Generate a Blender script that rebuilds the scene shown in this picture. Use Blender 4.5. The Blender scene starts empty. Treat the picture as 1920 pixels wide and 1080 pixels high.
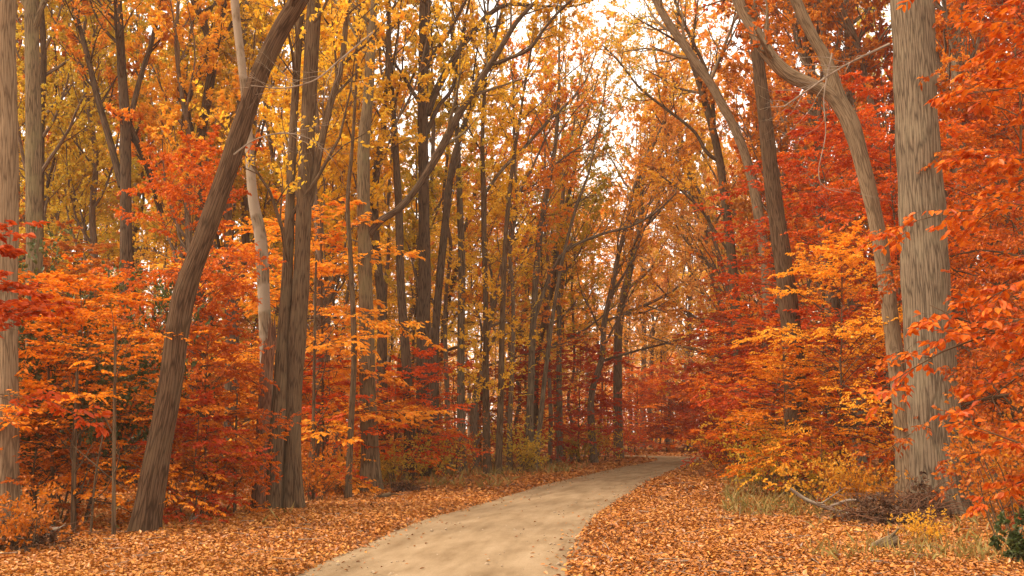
import bpy, math
import numpy as np

# ------------------------------------------------------------------ camera, world, sun
sc = bpy.context.scene
COL = sc.collection
F = 1867.0; HZ = 805.0; CAMZ = 1.55
PITCH = math.atan((HZ - 540.0) / F)
cam = bpy.data.cameras.new('camera'); camo = bpy.data.objects.new('camera', cam); COL.objects.link(camo)
cam.sensor_width = 36.0; cam.lens = 36.0 * F / 1920.0; cam.clip_end = 2000; cam.clip_start = 0.05
camo.location = (0, 0, CAMZ); camo.rotation_euler = (math.pi / 2 + PITCH, 0, 0)
sc.camera = camo

SUN_EL = math.radians(46); SUN_AZ = math.radians(252)      # azimuth clockwise from +Y: behind left of the camera
w = bpy.data.worlds.new('World'); sc.world = w; w.use_nodes = True
nt = w.node_tree; nt.nodes.clear()
wo = nt.nodes.new('ShaderNodeOutputWorld'); bg = nt.nodes.new('ShaderNodeBackground')
sky = nt.nodes.new('ShaderNodeTexSky'); sky.sky_type = 'NISHITA'; sky.sun_disc = False
sky.sun_elevation = SUN_EL; sky.sun_rotation = SUN_AZ; sky.air_density = 1.0; sky.dust_density = 3.0; sky.ozone_density = 1.0
bw = nt.nodes.new('ShaderNodeRGBToBW')
mx = nt.nodes.new('ShaderNodeMix'); mx.data_type = 'RGBA'; mx.inputs[0].default_value = 0.85
gm = nt.nodes.new('ShaderNodeMix'); gm.data_type = 'RGBA'; gm.blend_type = 'MULTIPLY'; gm.inputs[0].default_value = 1.0
cl = nt.nodes.new('ShaderNodeMix'); cl.data_type = 'RGBA'; cl.inputs[0].default_value = 0.75
nt.links.new(sky.outputs[0], bw.inputs[0])
nt.links.new(bw.outputs[0], cl.inputs[6]); cl.inputs[7].default_value = (9.5, 9.5, 9.5, 1)   # even cloud layer
nt.links.new(sky.outputs[0], mx.inputs[6]); nt.links.new(cl.outputs[2], mx.inputs[7])
nt.links.new(mx.outputs[2], gm.inputs[6]); gm.inputs[7].default_value = (1.0, 0.93, 0.82, 1)
nt.links.new(gm.outputs[2], bg.inputs[0]); bg.inputs[1].default_value = 0.15
nt.links.new(bg.outputs[0], wo.inputs[0])
sun = bpy.data.lights.new('sun', 'SUN'); suno = bpy.data.objects.new('sun', sun); COL.objects.link(suno)
sun.energy = 2.3; sun.angle = math.radians(18); sun.color = (1.0, 0.90, 0.76)
sdir = (math.sin(SUN_AZ) * math.cos(SUN_EL), math.cos(SUN_AZ) * math.cos(SUN_EL), math.sin(SUN_EL))
from mathutils import Vector
suno.rotation_euler = Vector(sdir).to_track_quat('Z', 'Y').to_euler()
sc.view_settings.view_transform = 'Standard'; sc.view_settings.look = 'None'
sc.view_settings.exposure = 1.2; sc.view_settings.gamma = 1.0
cy = sc.cycles
cy.max_bounces = 8; cy.diffuse_bounces = 5; cy.glossy_bounces = 1; cy.transmission_bounces = 5; cy.transparent_max_bounces = 4
cy.use_denoising = True; cy.sample_clamp_indirect = 6.0
cy.caustics_reflective = False; cy.caustics_refractive = False

# ------------------------------------------------------------------ helpers
UP = np.array([0, 0, 1.0])
cp, sp_ = math.cos(PITCH), math.sin(PITCH)
def at(px, py, Y):
    u = (px - 960) / F; v = (540 - py) / F
    d = np.array([u, cp - v * sp_, sp_ + v * cp])
    return np.array([0, 0, CAMZ]) + d * (Y / d[1])
def wpx(w_, Y): return w_ / F * Y * .90
def nrm(a): return a / np.maximum(np.linalg.norm(a, axis=-1, keepdims=True), 1e-9)
def wave(x, y, seed=0, n=7, f0=1.0, f1=6.0):
    r = np.random.RandomState(seed); o = 0
    for i in range(n):
        f = f0 * (f1 / f0) ** (i / max(n - 1, 1)); a = r.rand() * 6.283; p = r.rand() * 6.283
        o = o + np.sin(f * (math.cos(a) * x + math.sin(a) * y) + p + 1.3 * np.sin(f * .6 * (math.sin(a) * x - math.cos(a) * y) + p * 2)) / (1 + i * .5)
    return o / n * 1.6

# road edges: traced on the ground plane, then carried on round the bend to the left
def gp(px, py):
    Y = CAMZ * F / (py - HZ); p = at(px, py, Y); return (p[0], Y)
LE = [(-3.1, 0.5), (-2.95, 4)] + [gp(*q) for q in [(540, 1080), (640, 1035), (790, 973), (900, 943), (1000, 913), (1100, 889), (1180, 872), (1232, 862.5)]] + [(7.2, 54.2), (4.2, 56.5), (-2, 59), (-12, 62), (-30, 66), (-60, 70)]
RE = [(0.9, 0.5), (0.78, 4)] + [gp(*q) for q in [(1066, 1080), (1078, 1018), (1112, 970), (1170, 930), (1222, 899), (1268, 879), (1298, 868), (1316, 861)]] + [(10.6, 55.0), (8.6, 59), (3, 62), (-10, 66), (-30, 70), (-60, 74)]
LE = np.array(LE); RE = np.array(RE)
def resample(P, n):
    P = np.asarray(P, float); s = np.r_[0, np.cumsum(np.linalg.norm(np.diff(P, axis=0), axis=1))]
    # Catmull-Rom
    k = len(P); t = np.linspace(0, s[-1], n); i = np.clip(np.searchsorted(s, t, side='right') - 1, 0, k - 2)
    u = ((t - s[i]) / (s[i + 1] - s[i]))[:, None]
    p0 = P[np.maximum(i - 1, 0)]; p1 = P[i]; p2 = P[i + 1]; p3 = P[np.minimum(i + 2, k - 1)]
    return .5 * ((2 * p1) + (-p0 + p2) * u + (2 * p0 - 5 * p1 + 4 * p2 - p3) * u ** 2 + (-p0 + 3 * p1 - 3 * p2 + p3) * u ** 3)
def rs_lin(P, n):
    P = np.asarray(P, float); s = np.r_[0, np.cumsum(np.linalg.norm(np.diff(P, axis=0), axis=1))]; t = np.linspace(0, s[-1], n)
    return np.stack([np.interp(t, s, P[:, j]) for j in range(P.shape[1])], 1)
LEs, REs = resample(LE, 400), resample(RE, 400)
ROADP = np.concatenate([LEs, REs[::-1]])
def in_road(x, y):
    ins = np.zeros(np.shape(x), bool); n = len(ROADP); A = ROADP; B = np.roll(ROADP, -1, 0)
    for a, b in zip(A[::1], B[::1]):
        c = ((a[1] > y) != (b[1] > y))
        ins ^= c & (x < (b[0] - a[0]) * (y - a[1]) / ((b[1] - a[1]) if b[1] != a[1] else 1e-9) + a[0])
    return ins
_S = np.concatenate([LEs[::2], REs[::2]])
def road_dist(x, y):
    x = np.asarray(x, float); y = np.asarray(y, float); sh = x.shape; x = x.ravel(); y = y.ravel()
    d = np.full(x.shape, 1e9)
    for a in range(0, len(x), 20000):
        q = (x[a:a + 20000, None] - _S[None, :, 0]) ** 2 + (y[a:a + 20000, None] - _S[None, :, 1]) ** 2
        d[a:a + 20000] = np.sqrt(q.min(1))
    d = np.where(in_road(x, y), -d, d)
    return d.reshape(sh)
def height(x, y, d=None):
    if d is None: d = road_dist(x, y)
    s = np.clip(d / 3.0, 0, 1); s = s * s * (3 - 2 * s)
    return np.clip(d, 0, .5) * .14 + s * (.16 * wave(x, y, 3, 7, .25, 1.6) + .03 * wave(x, y, 4, 6, 2.5, 6)) 
def gz(x, y): return float(height(np.array([x]), np.array([y]))[0])

class Buf:
    def __init__(s): s.v = []; s.f = []; s.tc = []; s.r = []; s.n = 0
    def add(s, v, f, tc=None, r=None):
        v = np.asarray(v, np.float32).reshape(-1, 3)
        s.v.append(v); s.f.append(np.asarray(f, np.int32) + s.n); s.n += len(v)
        s.tc.append(np.zeros_like(v) if tc is None else np.asarray(tc, np.float32).reshape(-1, 3))
        s.r.append(np.zeros(len(v), np.float32) if r is None else np.asarray(r, np.float32).ravel())
    def mesh(s, name, mat, smooth=False):
        v = np.concatenate(s.v); me = bpy.data.meshes.new(name)
        me.vertices.add(len(v)); me.vertices.foreach_set('co', v.ravel())
        li = np.concatenate([f.ravel() for f in s.f]); cnt = np.concatenate([np.full(len(f), f.shape[1], np.int32) for f in s.f])
        me.loops.add(len(li)); me.loops.foreach_set('vertex_index', li.astype(np.int32))
        st = np.r_[0, np.cumsum(cnt)[:-1]].astype(np.int32)
        me.polygons.add(len(cnt)); me.polygons.foreach_set('loop_start', st)
        me.polygons.foreach_set('use_smooth', np.full(len(cnt), smooth))
        a = me.attributes.new('tc', 'FLOAT_VECTOR', 'POINT'); a.data.foreach_set('vector', np.concatenate(s.tc).ravel())
        a = me.attributes.new('rnd', 'FLOAT', 'POINT'); a.data.foreach_set('value', np.concatenate(s.r))
        me.update(calc_edges=True); me.materials.append(mat)
        return me
    def build(s, name, mat, parent=None, smooth=False, loc=None):
        o = bpy.data.objects.new(name, s.mesh(name, mat, smooth)); COL.objects.link(o)
        if parent is not None: o.parent = parent
        if loc is not None: o.location = loc
        return o

def tube(buf, P, R, sides, rough=0, flare=0, rng=None):
    """P (n,k,3), R (n,k) -> closed-looking tubes with bark coordinates"""
    n, k, _ = P.shape
    T = nrm(np.gradient(P, axis=1)); ch = nrm(P[:, -1] - P[:, 0])
    ref = np.eye(3)[np.argmin(np.abs(ch), axis=1)][:, None, :]
    N1 = nrm(np.cross(T, ref)); N2 = np.cross(T, N1)
    th = np.linspace(0, 2 * math.pi, sides, endpoint=False)
    s = np.concatenate([np.zeros((n, 1)), np.cumsum(np.linalg.norm(np.diff(P, axis=1), axis=2), axis=1)], 1)
    rr = np.broadcast_to(R[:, :, None], (n, k, sides)).copy()
    if rough:
        r_ = rng or np.random.RandomState(1); ph = r_.rand(6) * 6.28
        S = s[:, :, None]; TH = th[None, None, :]
        nf = max(9, int(R.max() * 2 * 3.14 / 0.055))
        a = np.sin(nf * TH + ph[0] + 2.2 * np.sin(S * 1.7 + 2 * TH + ph[1]) + 1.0 * np.sin(S * 4.3 + 3 * TH + ph[2]))
        b = np.sin((nf // 2 + 2) * TH + ph[3] + 2.6 * np.sin(S * 2.9 - TH + ph[4]))
        rr = rr + .45 * rough * (np.abs(a) ** .7 - .6) * (.8 + .3 * b)
        rr = rr * (1 + .035 * np.sin(2 * TH + S * .8 + ph[2]) + .03 * np.sin(3 * TH - S * 1.9 + ph[3]) + .02 * np.sin(S * 5 + ph[1]))
    if flare:
        S = s[:, :, None]; ph = (rng or np.random.RandomState(2)).rand() * 6.28
        rr = rr * (1 + flare * np.exp(-S / .38) * (.55 + .45 * np.sin(5 * th[None, None, :] + ph + np.sin(2 * th)[None, None, :])))
    V = P[:, :, None, :] + rr[..., None] * (np.cos(th)[None, None, :, None] * N1[:, :, None, :] + np.sin(th)[None, None, :, None] * N2[:, :, None, :])
    r0 = R[:, :1, None]
    off = (rng or np.random.RandomState(5)).rand(n, 1, 1) * 20
    tc = np.stack([np.cos(th)[None, None] * r0 + off + 0 * rr, np.sin(th)[None, None] * r0 + 0 * rr, s[:, :, None] + off * 3 + 0 * rr], -1)
    i = np.arange(k - 1)[:, None] * sides; j = np.arange(sides)[None, :]; j2 = (j + 1) % sides
    q = np.stack([i + j, i + j2, i + sides + j2, i + sides + j], -1).reshape(-1, 4)
    f = (q[None] + (np.arange(n) * k * sides)[:, None, None]).reshape(-1, 4)
    buf.add(V, f, tc)

def spawn(P, R, m, t0, t1, L, ang, rng, k=4, trop=0.1, wig=.15, planar=False, fall=.5, rr=.6, rel=True, flat=0, bias=None, tip=.2):
    n, kk, _ = P.shape
    t = t0 + (t1 - t0) * (np.arange(m)[None, :] + rng.rand(n, m)) / m
    x = t * (kk - 1); i = np.clip(x.astype(int), 0, kk - 2); u = (x - i)[..., None]; ar = np.arange(n)[:, None]
    p = P[ar, i] * (1 - u) + P[ar, i + 1] * u; T = nrm(P[ar, i + 1] - P[ar, i])
    r0 = (R[ar, i] * (1 - u[..., 0]) + R[ar, i + 1] * u[..., 0]) * rr
    plen = np.linalg.norm(np.diff(P, axis=1), axis=2).sum(1)[:, None]
    ln = (L * plen if rel else L + 0 * plen) * (1 - fall * t) * rng.uniform(.65, 1.3, (n, m))
    side = np.where((np.arange(m) % 2)[None, :] == 0, 1.0, -1.0) + 0 * t
    if planar:
        pp = nrm(np.cross(T, UP)) * side[..., None] + .18 * rng.randn(n, m, 3)
    else:
        pp = rng.randn(n, m, 3)
        if bias is not None: pp = pp + np.asarray(bias)
    pp = nrm(pp - (pp * T).sum(-1, keepdims=True) * T)
    A = (ang * rng.uniform(.75, 1.25, (n, m)))[..., None]
    D = np.cos(A) * T + np.sin(A) * pp
    D = D.reshape(-1, 3); p = p.reshape(-1, 3); ln = ln.reshape(-1, 1); r0 = r0.ravel()
    if flat: D[:, 2] *= (1 - flat)
    D = nrm(D); out = [p]
    for q in range(k - 1):
        D = nrm(D + np.array([0, 0, trop]) + wig * rng.randn(*D.shape)); p = p + D * ln / (k - 1); out.append(p)
    PP = np.stack(out, 1); RR = r0[:, None] * np.linspace(1, tip, k)[None, :]
    return PP, np.maximum(RR, .0016)

def leafmesh(buf, p, a, nn, size, kind, rng, width=.3, curl=.12, rnd=None):
    """p base, a axis, nn normal, one leaf each"""
    a = nrm(a); nn = nrm(nn - (nn * a).sum(-1, keepdims=True) * a); b = np.cross(nn, a)
    n = len(p); size = np.broadcast_to(np.asarray(size, float), (n,))[:, None] * rng.uniform(.7, 1.25, (n, 1))
    cu = curl * rng.uniform(.2, 1.8, (n, 1)); fo = rng.uniform(.0, .22, (n, 1))
    if kind == 0:
        pts = [(0, 0), (.5, width), (1, 0), (.5, -width)]
    else:
        pts = [(0, 0), (.28, width * .85), (.62, width * .8), (1, 0), (.62, -width * .8), (.28, -width * .85)]
    V = np.stack([p + size * (x * a + y * b + (abs(y) * 2 * fo - cu * x * x) * nn) for x, y in pts], 1)
    m = len(pts); base = (np.arange(n) * m)[:, None]
    f = [[0, 1, 2], [0, 2, 3]] if kind == 0 else [[0, 1, 2, 3], [0, 3, 4, 5]]
    F_ = (base[:, None, :] + np.array(f)[None]).reshape(-1, len(f[0]))
    r = rng.rand(n) if rnd is None else rnd
    buf.add(V, F_, None, np.repeat(r, m))

def leaves_on(buf, P, m, size, rng, kind=0, planar=True, width=.3, droop=.15, tilt=.35, t0=.1, ang=.9, keep=1.0, clump=0):
    n, kk, _ = P.shape
    t = t0 + (1 - t0) * (np.arange(m)[None, :] + rng.rand(n, m)) / m
    x = t * (kk - 1); i = np.clip(x.astype(int), 0, kk - 2); u = (x - i)[..., None]; ar = np.arange(n)[:, None]
    p = P[ar, i] * (1 - u) + P[ar, i + 1] * u; T = nrm(P[ar, i + 1] - P[ar, i])
    side = np.where((np.arange(m) % 2)[None, :] == 0, 1.0, -1.0)[..., None]
    if planar:
        pp = nrm(np.cross(T, UP)) * side; nn = UP + tilt * rng.randn(n, m, 3)
    else:
        pp = nrm(rng.randn(n, m, 3)); nn = nrm(rng.randn(n, m, 3)) + .6 * UP
    A = ang * rng.uniform(.5, 1.3, (n, m, 1))
    D = np.cos(A) * T + np.sin(A) * pp + droop * np.array([0, 0, -1.0]) * rng.uniform(0, 2, (n, m, 1))
    br = np.repeat(rng.rand(n), m)              # twigs of one tree differ a little in colour
    p = p.reshape(-1, 3); D = D.reshape(-1, 3); nn = np.broadcast_to(nn, (n, m, 3)).reshape(-1, 3)
    r = .6 * rng.rand(n * m) + .4 * br
    if keep < 1:
        k_ = rng.rand(n * m) < keep; p, D, nn, r = p[k_], D[k_], nn[k_], r[k_]
    leafmesh(buf, p, D, nn, size, kind, rng, width, rnd=r)

# ------------------------------------------------------------------ materials
def newmat(name):
    m = bpy.data.materials.new(name); m.use_nodes = True; t = m.node_tree; t.nodes.clear()
    return m, t, t.nodes.new('ShaderNodeOutputMaterial')
def ramp(t, stops, interp='LINEAR'):
    r = t.nodes.new('ShaderNodeValToRGB'); r.color_ramp.interpolation = interp
    e = r.color_ramp.elements
    while len(e) > 1: e.remove(e[-1])
    e[0].position = stops[0][0]; e[0].color = (*stops[0][1], 1)
    for p, c in stops[1:]:
        x = e.new(p); x.color = (*c, 1)
    return r
def leafmat(name, cols, trans=.45, hue=.008, gloss=.018):
    m, t, out = newmat(name)
    at_ = t.nodes.new('ShaderNodeAttribute'); at_.attribute_name = 'rnd'
    st = [(i / (len(cols) - 1), c) for i, c in enumerate(cols)]
    r = ramp(t, st); t.links.new(at_.outputs['Fac'], r.inputs[0])
    oi = t.nodes.new('ShaderNodeObjectInfo'); hs = t.nodes.new('ShaderNodeHueSaturation')
    mr = t.nodes.new('ShaderNodeMapRange'); mr.inputs[3].default_value = .5 - hue; mr.inputs[4].default_value = .5 + hue
    t.links.new(oi.outputs['Random'], mr.inputs[0]); t.links.new(mr.outputs[0], hs.inputs['Hue'])
    mv = t.nodes.new('ShaderNodeMath'); mv.operation = 'MULTIPLY_ADD'; mv.inputs[1].default_value = 7.13; mv.inputs[2].default_value = 0
    fr = t.nodes.new('ShaderNodeMath'); fr.operation = 'FRACT'; m3 = t.nodes.new('ShaderNodeMapRange'); m3.inputs[3].default_value = .78; m3.inputs[4].default_value = 1.08
    t.links.new(oi.outputs['Random'], mv.inputs[0]); t.links.new(mv.outputs[0], fr.inputs[0]); t.links.new(fr.outputs[0], m3.inputs[0]); t.links.new(m3.outputs[0], hs.inputs['Value'])
    t.links.new(r.outputs[0], hs.inputs['Color'])
    d = t.nodes.new('ShaderNodeBsdfDiffuse'); tr = t.nodes.new('ShaderNodeBsdfTranslucent'); g = t.nodes.new('ShaderNodeBsdfGlossy')
    g.inputs['Roughness'].default_value = .45; g.inputs['Color'].default_value = (1, .85, .7, 1)
    t.links.new(hs.outputs[0], d.inputs[0]); t.links.new(hs.outputs[0], tr.inputs[0])
    m1 = t.nodes.new('ShaderNodeMixShader'); m1.inputs[0].default_value = trans; t.links.new(d.outputs[0], m1.inputs[1]); t.links.new(tr.outputs[0], m1.inputs[2])
    m2 = t.nodes.new('ShaderNodeMixShader'); m2.inputs[0].default_value = gloss; t.links.new(m1.outputs[0], m2.inputs[1]); t.links.new(g.outputs[0], m2.inputs[2])
    t.links.new(m2.outputs[0], out.inputs[0])
    return m
LM = dict(
    orange=leafmat('leaf_orange', [(.58, .10, .004), (.78, .18, .006), (.84, .25, .010), (.64, .12, .004), (.86, .32, .015)]),
    vermilion=leafmat('leaf_vermilion', [(.60, .085, .004), (.74, .13, .005), (.50, .06, .003), (.68, .10, .004), (.82, .21, .010)]),
    red=leafmat('leaf_red', [(.33, .035, .003), (.54, .07, .005), (.42, .045, .004), (.62, .095, .006), (.48, .055, .004)]),
    rust=leafmat('leaf_rust', [(.42, .10, .008), (.60, .17, .012), (.48, .12, .008), (.68, .24, .02)]),
    gold=leafmat('leaf_gold', [(.84, .37, .025), (.90, .47, .035), (.78, .42, .03), (.93, .53, .045), (.86, .34, .022)], .58),
    amber=leafmat('leaf_amber', [(.76, .25, .015), (.86, .35, .02), (.72, .22, .012), (.90, .42, .04)], .55),
    yellow=leafmat('leaf_yellow', [(.86, .44, .02), (.92, .54, .03), (.78, .46, .025), (.94, .56, .05), (.90, .40, .02)], .58),
    olive=leafmat('leaf_olive', [(.50, .35, .03), (.70, .43, .03), (.54, .40, .035), (.80, .44, .03), (.44, .36, .035)], .5),
    apricot=leafmat('leaf_apricot', [(.88, .34, .015), (.92, .44, .03), (.84, .27, .01), (.94, .50, .05)], .5),
    near=leafmat('leaf_near_beech', [(.40, .048, .004), (.58, .10, .005), (.34, .035, .004), (.68, .17, .010), (.48, .065, .005), (.60, .12, .006)], gloss=.02),
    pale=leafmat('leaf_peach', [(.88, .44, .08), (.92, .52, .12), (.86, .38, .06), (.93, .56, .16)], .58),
    green=leafmat('leaf_green', [(.03, .05, .012), (.06, .08, .016), (.045, .06, .014), (.13, .12, .02)], .25, .01, .03),
    dead=leafmat('leaf_dead', [(.05, .022, .014), (.10, .045, .022), (.16, .07, .03), (.06, .03, .02)], .15),
)
def barkmat(name, dark, light, lichen=(.30, .27, .18), lamt=.35, sc_=24.0, bump=.4, patch=None):
    m, t, out = newmat(name); N = t.nodes.new; Lk = t.links.new
    a = N('ShaderNodeAttribute'); a.attribute_name = 'tc'
    mp = N('ShaderNodeMapping'); mp.inputs['Scale'].default_value = (1, 1, .085); Lk(a.outputs['Vector'], mp.inputs[0])
    n1 = N('ShaderNodeTexNoise'); n1.inputs['Scale'].default_value = sc_; n1.inputs['Detail'].default_value = 7; n1.inputs['Roughness'].default_value = .65; Lk(mp.outputs[0], n1.inputs[0])
    v = N('ShaderNodeTexVoronoi'); v.feature = 'DISTANCE_TO_EDGE'; v.inputs['Scale'].default_value = sc_ * .95; Lk(mp.outputs[0], v.inputs[0])
    vr = N('ShaderNodeMapRange'); vr.inputs[2].default_value = .16; Lk(v.outputs[0], vr.inputs[0])
    mm = N('ShaderNodeMath'); mm.operation = 'MULTIPLY'; Lk(n1.outputs[0], mm.inputs[0]); Lk(vr.outputs[0], mm.inputs[1])
    mid = tuple((x + y) / 2 for x, y in zip(dark, light))
    n5 = N('ShaderNodeTexNoise'); n5.inputs['Scale'].default_value = sc_ * 1.7; n5.inputs['Detail'].default_value = 5; n5.inputs['Roughness'].default_value = .7
    mp5 = N('ShaderNodeMapping'); mp5.inputs['Scale'].default_value = (1, 1, .35); Lk(a.outputs['Vector'], mp5.inputs[0]); Lk(mp5.outputs[0], n5.inputs[0])
    m5 = N('ShaderNodeMath'); m5.operation = 'MULTIPLY_ADD'; m5.inputs[1].default_value = .45; Lk(n5.outputs[0], m5.inputs[0]); Lk(mm.outputs[0], m5.inputs[2])
    low = tuple(x * .55 + y * .45 for x, y in zip(dark, mid))
    r = ramp(t, [(.10, dark), (.30, low), (.50, mid), (.82, light)]); Lk(m5.outputs[0], r.inputs[0])
    n2 = N('ShaderNodeTexNoise'); n2.inputs['Scale'].default_value = 2.3; n2.inputs['Detail'].default_value = 5; Lk(a.outputs['Vector'], n2.inputs[0])
    r2 = ramp(t, [(.48, (0, 0, 0)), (.66, (1, 1, 1))]); Lk(n2.outputs[0], r2.inputs[0])
    ml = N('ShaderNodeMath'); ml.operation = 'MULTIPLY'; ml.inputs[1].default_value = lamt; Lk(r2.outputs[0], ml.inputs[0])
    mx_ = N('ShaderNodeMix'); mx_.data_type = 'RGBA'; Lk(ml.outputs[0], mx_.inputs[0]); Lk(r.outputs[0], mx_.inputs[6]); mx_.inputs[7].default_value = (*lichen, 1)
    src = mx_.outputs[2]
    if patch:   # flaking bark: large pale plates
        n3 = N('ShaderNodeTexNoise'); n3.inputs['Scale'].default_value = 1.6; n3.inputs['Detail'].default_value = 3; Lk(a.outputs['Vector'], n3.inputs[0])
        r3 = ramp(t, [(.42, (0, 0, 0)), (.5, (1, 1, 1))]); Lk(n3.outputs[0], r3.inputs[0])
        m3 = N('ShaderNodeMix'); m3.data_type = 'RGBA'; Lk(r3.outputs[0], m3.inputs[0]); Lk(src, m3.inputs[6]); m3.inputs[7].default_value = (*patch, 1); src = m3.outputs[2]
    b = N('ShaderNodeBump'); b.inputs['Strength'].default_value = bump; b.inputs['Distance'].default_value = .02; Lk(mm.outputs[0], b.inputs['Height'])
    p = N('ShaderNodeBsdfDiffuse'); p.inputs['Roughness'].default_value = .6; Lk(src, p.inputs[0]); Lk(b.outputs[0], p.inputs['Normal']); Lk(p.outputs[0], out.inputs[0])
    return m
BM = dict(
    umber=barkmat('bark_umber', (.028, .014, .008), (.128, .072, .04), (.13, .085, .045), .25),  # dark brown bark, darkened further so its colour carries the shade of surrounding crowns
    brown=barkmat('bark_brown', (.04, .021, .012), (.155, .092, .05), (.18, .125, .07)),
    tan=barkmat('bark_tan', (.085, .05, .028), (.26, .17, .097), (.27, .19, .115), lamt=.2, bump=.35),
    grey=barkmat('bark_grey', (.05, .033, .021), (.21, .145, .09), (.26, .20, .12), .3, 19, .6),
    dark=barkmat('bark_dark', (.03, .018, .011), (.135, .083, .05), (.12, .08, .045), lamt=.15),
    mossy=barkmat('bark_mossy', (.055, .036, .02), (.22, .145, .08), (.21, .165, .08), .5),
    pale=barkmat('bark_pale', (.07, .045, .03), (.26, .17, .10), patch=(.30, .22, .15), bump=.3),
    snag=barkmat('bark_snag', (.05, .02, .012), (.22, .10, .055), lamt=.1),
    twig=barkmat('bark_twig', (.14, .09, .06), (.34, .25, .18), bump=.1),
    far=barkmat('bark_far', (.07, .044, .027), (.23, .15, .095), (.18, .13, .08), bump=.2),
    litlimb=barkmat('bark_limb', (.035, .02, .012), (.14, .085, .05), (.12, .08, .045), lamt=.15),
)

def tag(o, label=None, cat=None, group=None, kind=None):
    if label: o['label'] = label
    if cat: o['category'] = cat
    if group: o['group'] = group
    if kind: o['kind'] = kind
def root(name, loc, label, cat, group=None, rz=0, s=1):
    o = bpy.data.objects.new(name, None); COL.objects.link(o); o.location = loc; o.rotation_euler = (0, 0, rz); o.scale = (s, s, s)
    o.empty_display_size = .2; tag(o, label, cat, group); return o

# ------------------------------------------------------------------ ground and road
def grid_axis(lo, hi, dense_lo, dense_hi, d):
    a = np.arange(dense_lo, dense_hi + 1e-6, d)
    def out(s, e):
        v = [s]; st = d
        while abs(v[-1] - e) > st: st *= 1.14; v.append(v[-1] + math.copysign(st, e - s))
        return v[1:]
    return np.array(out(dense_lo, lo)[::-1] + list(a) + out(dense_hi, hi))
gx = grid_axis(-260, 260, -16, 16, .22); gy = grid_axis(-60, 330, 2, 60, .22)
X, Yg = np.meshgrid(gx, gy); D = road_dist(X, Yg); Z = height(X, Yg, D); Z = Z - .06 * (D < -.15) - .02
b = Buf(); nx, ny = len(gx), len(gy)
i = np.arange(ny - 1)[:, None] * nx + np.arange(nx - 1)[None, :]
b.add(np.stack([X, Yg, Z], -1), np.stack([i, i + 1, i + nx + 1, i + nx], -1).reshape(-1, 4))
m, t, out = newmat('ground_leaf_litter'); N = t.nodes.new; Lk = t.links.new
tcn = N('ShaderNodeTexCoord')
nz = N('ShaderNodeTexNoise'); nz.inputs['Scale'].default_value = 9; nz.inputs['Detail'].default_value = 3; Lk(tcn.outputs['Object'], nz.inputs[0])
mxv = N('ShaderNodeMix'); mxv.data_type = 'RGBA'; mxv.inputs[0].default_value = .12; Lk(tcn.outputs['Object'], mxv.inputs[6]); Lk(nz.outputs['Color'], mxv.inputs[7])
vo = N('ShaderNodeTexVoronoi'); vo.inputs['Scale'].default_value = 13; Lk(mxv.outputs[2], vo.inputs[0])
sx = N('ShaderNodeSeparateColor'); Lk(vo.outputs['Color'], sx.inputs[0])
r = ramp(t, [(0, (.07, .028, .014)), (.3, (.20, .07, .022)), (.6, (.30, .11, .035)), (.85, (.38, .17, .06)), (1, (.12, .045, .02))]); Lk(sx.outputs[0], r.inputs[0])
bp = N('ShaderNodeBump'); bp.inputs['Distance'].default_value = .03; Lk(vo.outputs['Distance'], bp.inputs['Height'])
p = N('ShaderNodeBsdfDiffuse'); Lk(r.outputs[0], p.inputs[0]); Lk(bp.outputs[0], p.inputs['Normal']); Lk(p.outputs[0], out.inputs[0])
g_ = b.build('ground', m, smooth=True); tag(g_, kind='structure')

b = Buf(); nr = 700; L2, R2 = resample(LE, nr), resample(RE, nr)
wv = .10 * wave(L2[:, 0], L2[:, 1], 8, 6, 1, 8); wv2 = .10 * wave(R2[:, 0], R2[:, 1], 9, 6, 1, 8)
L2[:, 0] += wv - .12; R2[:, 0] += wv2 + .12
uu = np.linspace(0, 1, 25)
PX = L2[:, None, :] * (1 - uu[None, :, None]) + R2[:, None, :] * uu[None, :, None]
zz = .012 + .03 * np.sin(np.pi * uu) - .018 * np.exp(-((uu - .27) / .08) ** 2) - .018 * np.exp(-((uu - .72) / .08) ** 2)
zz = zz[None, :] + .006 * wave(PX[..., 0], PX[..., 1], 12, 7, 1.5, 9); zz[:, 0] -= .03; zz[:, -1] -= .03
i = np.arange(nr - 1)[:, None] * 25 + np.arange(24)[None, :]
sl = np.r_[0, np.cumsum(np.linalg.norm(np.diff((L2 + R2) / 2, axis=0), axis=1))]
tcr = np.stack([np.broadcast_to(uu, zz.shape), np.broadcast_to(sl[:, None], zz.shape), 0 * zz], -1)
b.add(np.concatenate([PX, zz[..., None]], -1), np.stack([i, i + 1, i + 26, i + 25], -1).reshape(-1, 4), tcr)
m, t, out = newmat('packed_dirt'); N = t.nodes.new; Lk = t.links.new
tcn = N('ShaderNodeTexCoord'); a = N('ShaderNodeAttribute'); a.attribute_name = 'tc'
mp = N('ShaderNodeMapping'); mp.inputs['Scale'].default_value = (9, .55, 1); Lk(a.outputs['Vector'], mp.inputs[0])
st = N('ShaderNodeTexNoise'); st.inputs['Scale'].default_value = 1; st.inputs['Detail'].default_value = 6; st.inputs['Roughness'].default_value = .6; Lk(mp.outputs[0], st.inputs[0])
r = ramp(t, [(.3, (.185, .118, .064)), (.5, (.265, .178, .101)), (.7, (.32, .222, .132))]); Lk(st.outputs[0], r.inputs[0])
n2 = N('ShaderNodeTexNoise'); n2.inputs['Scale'].default_value = .8; n2.inputs['Detail'].default_value = 8; n2.inputs['Roughness'].default_value = .7; Lk(tcn.outputs['Object'], n2.inputs[0])
r2 = ramp(t, [(.34, (.80, .77, .73)), (.6, (1, 1, 1))]); Lk(n2.outputs[0], r2.inputs[0])
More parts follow.
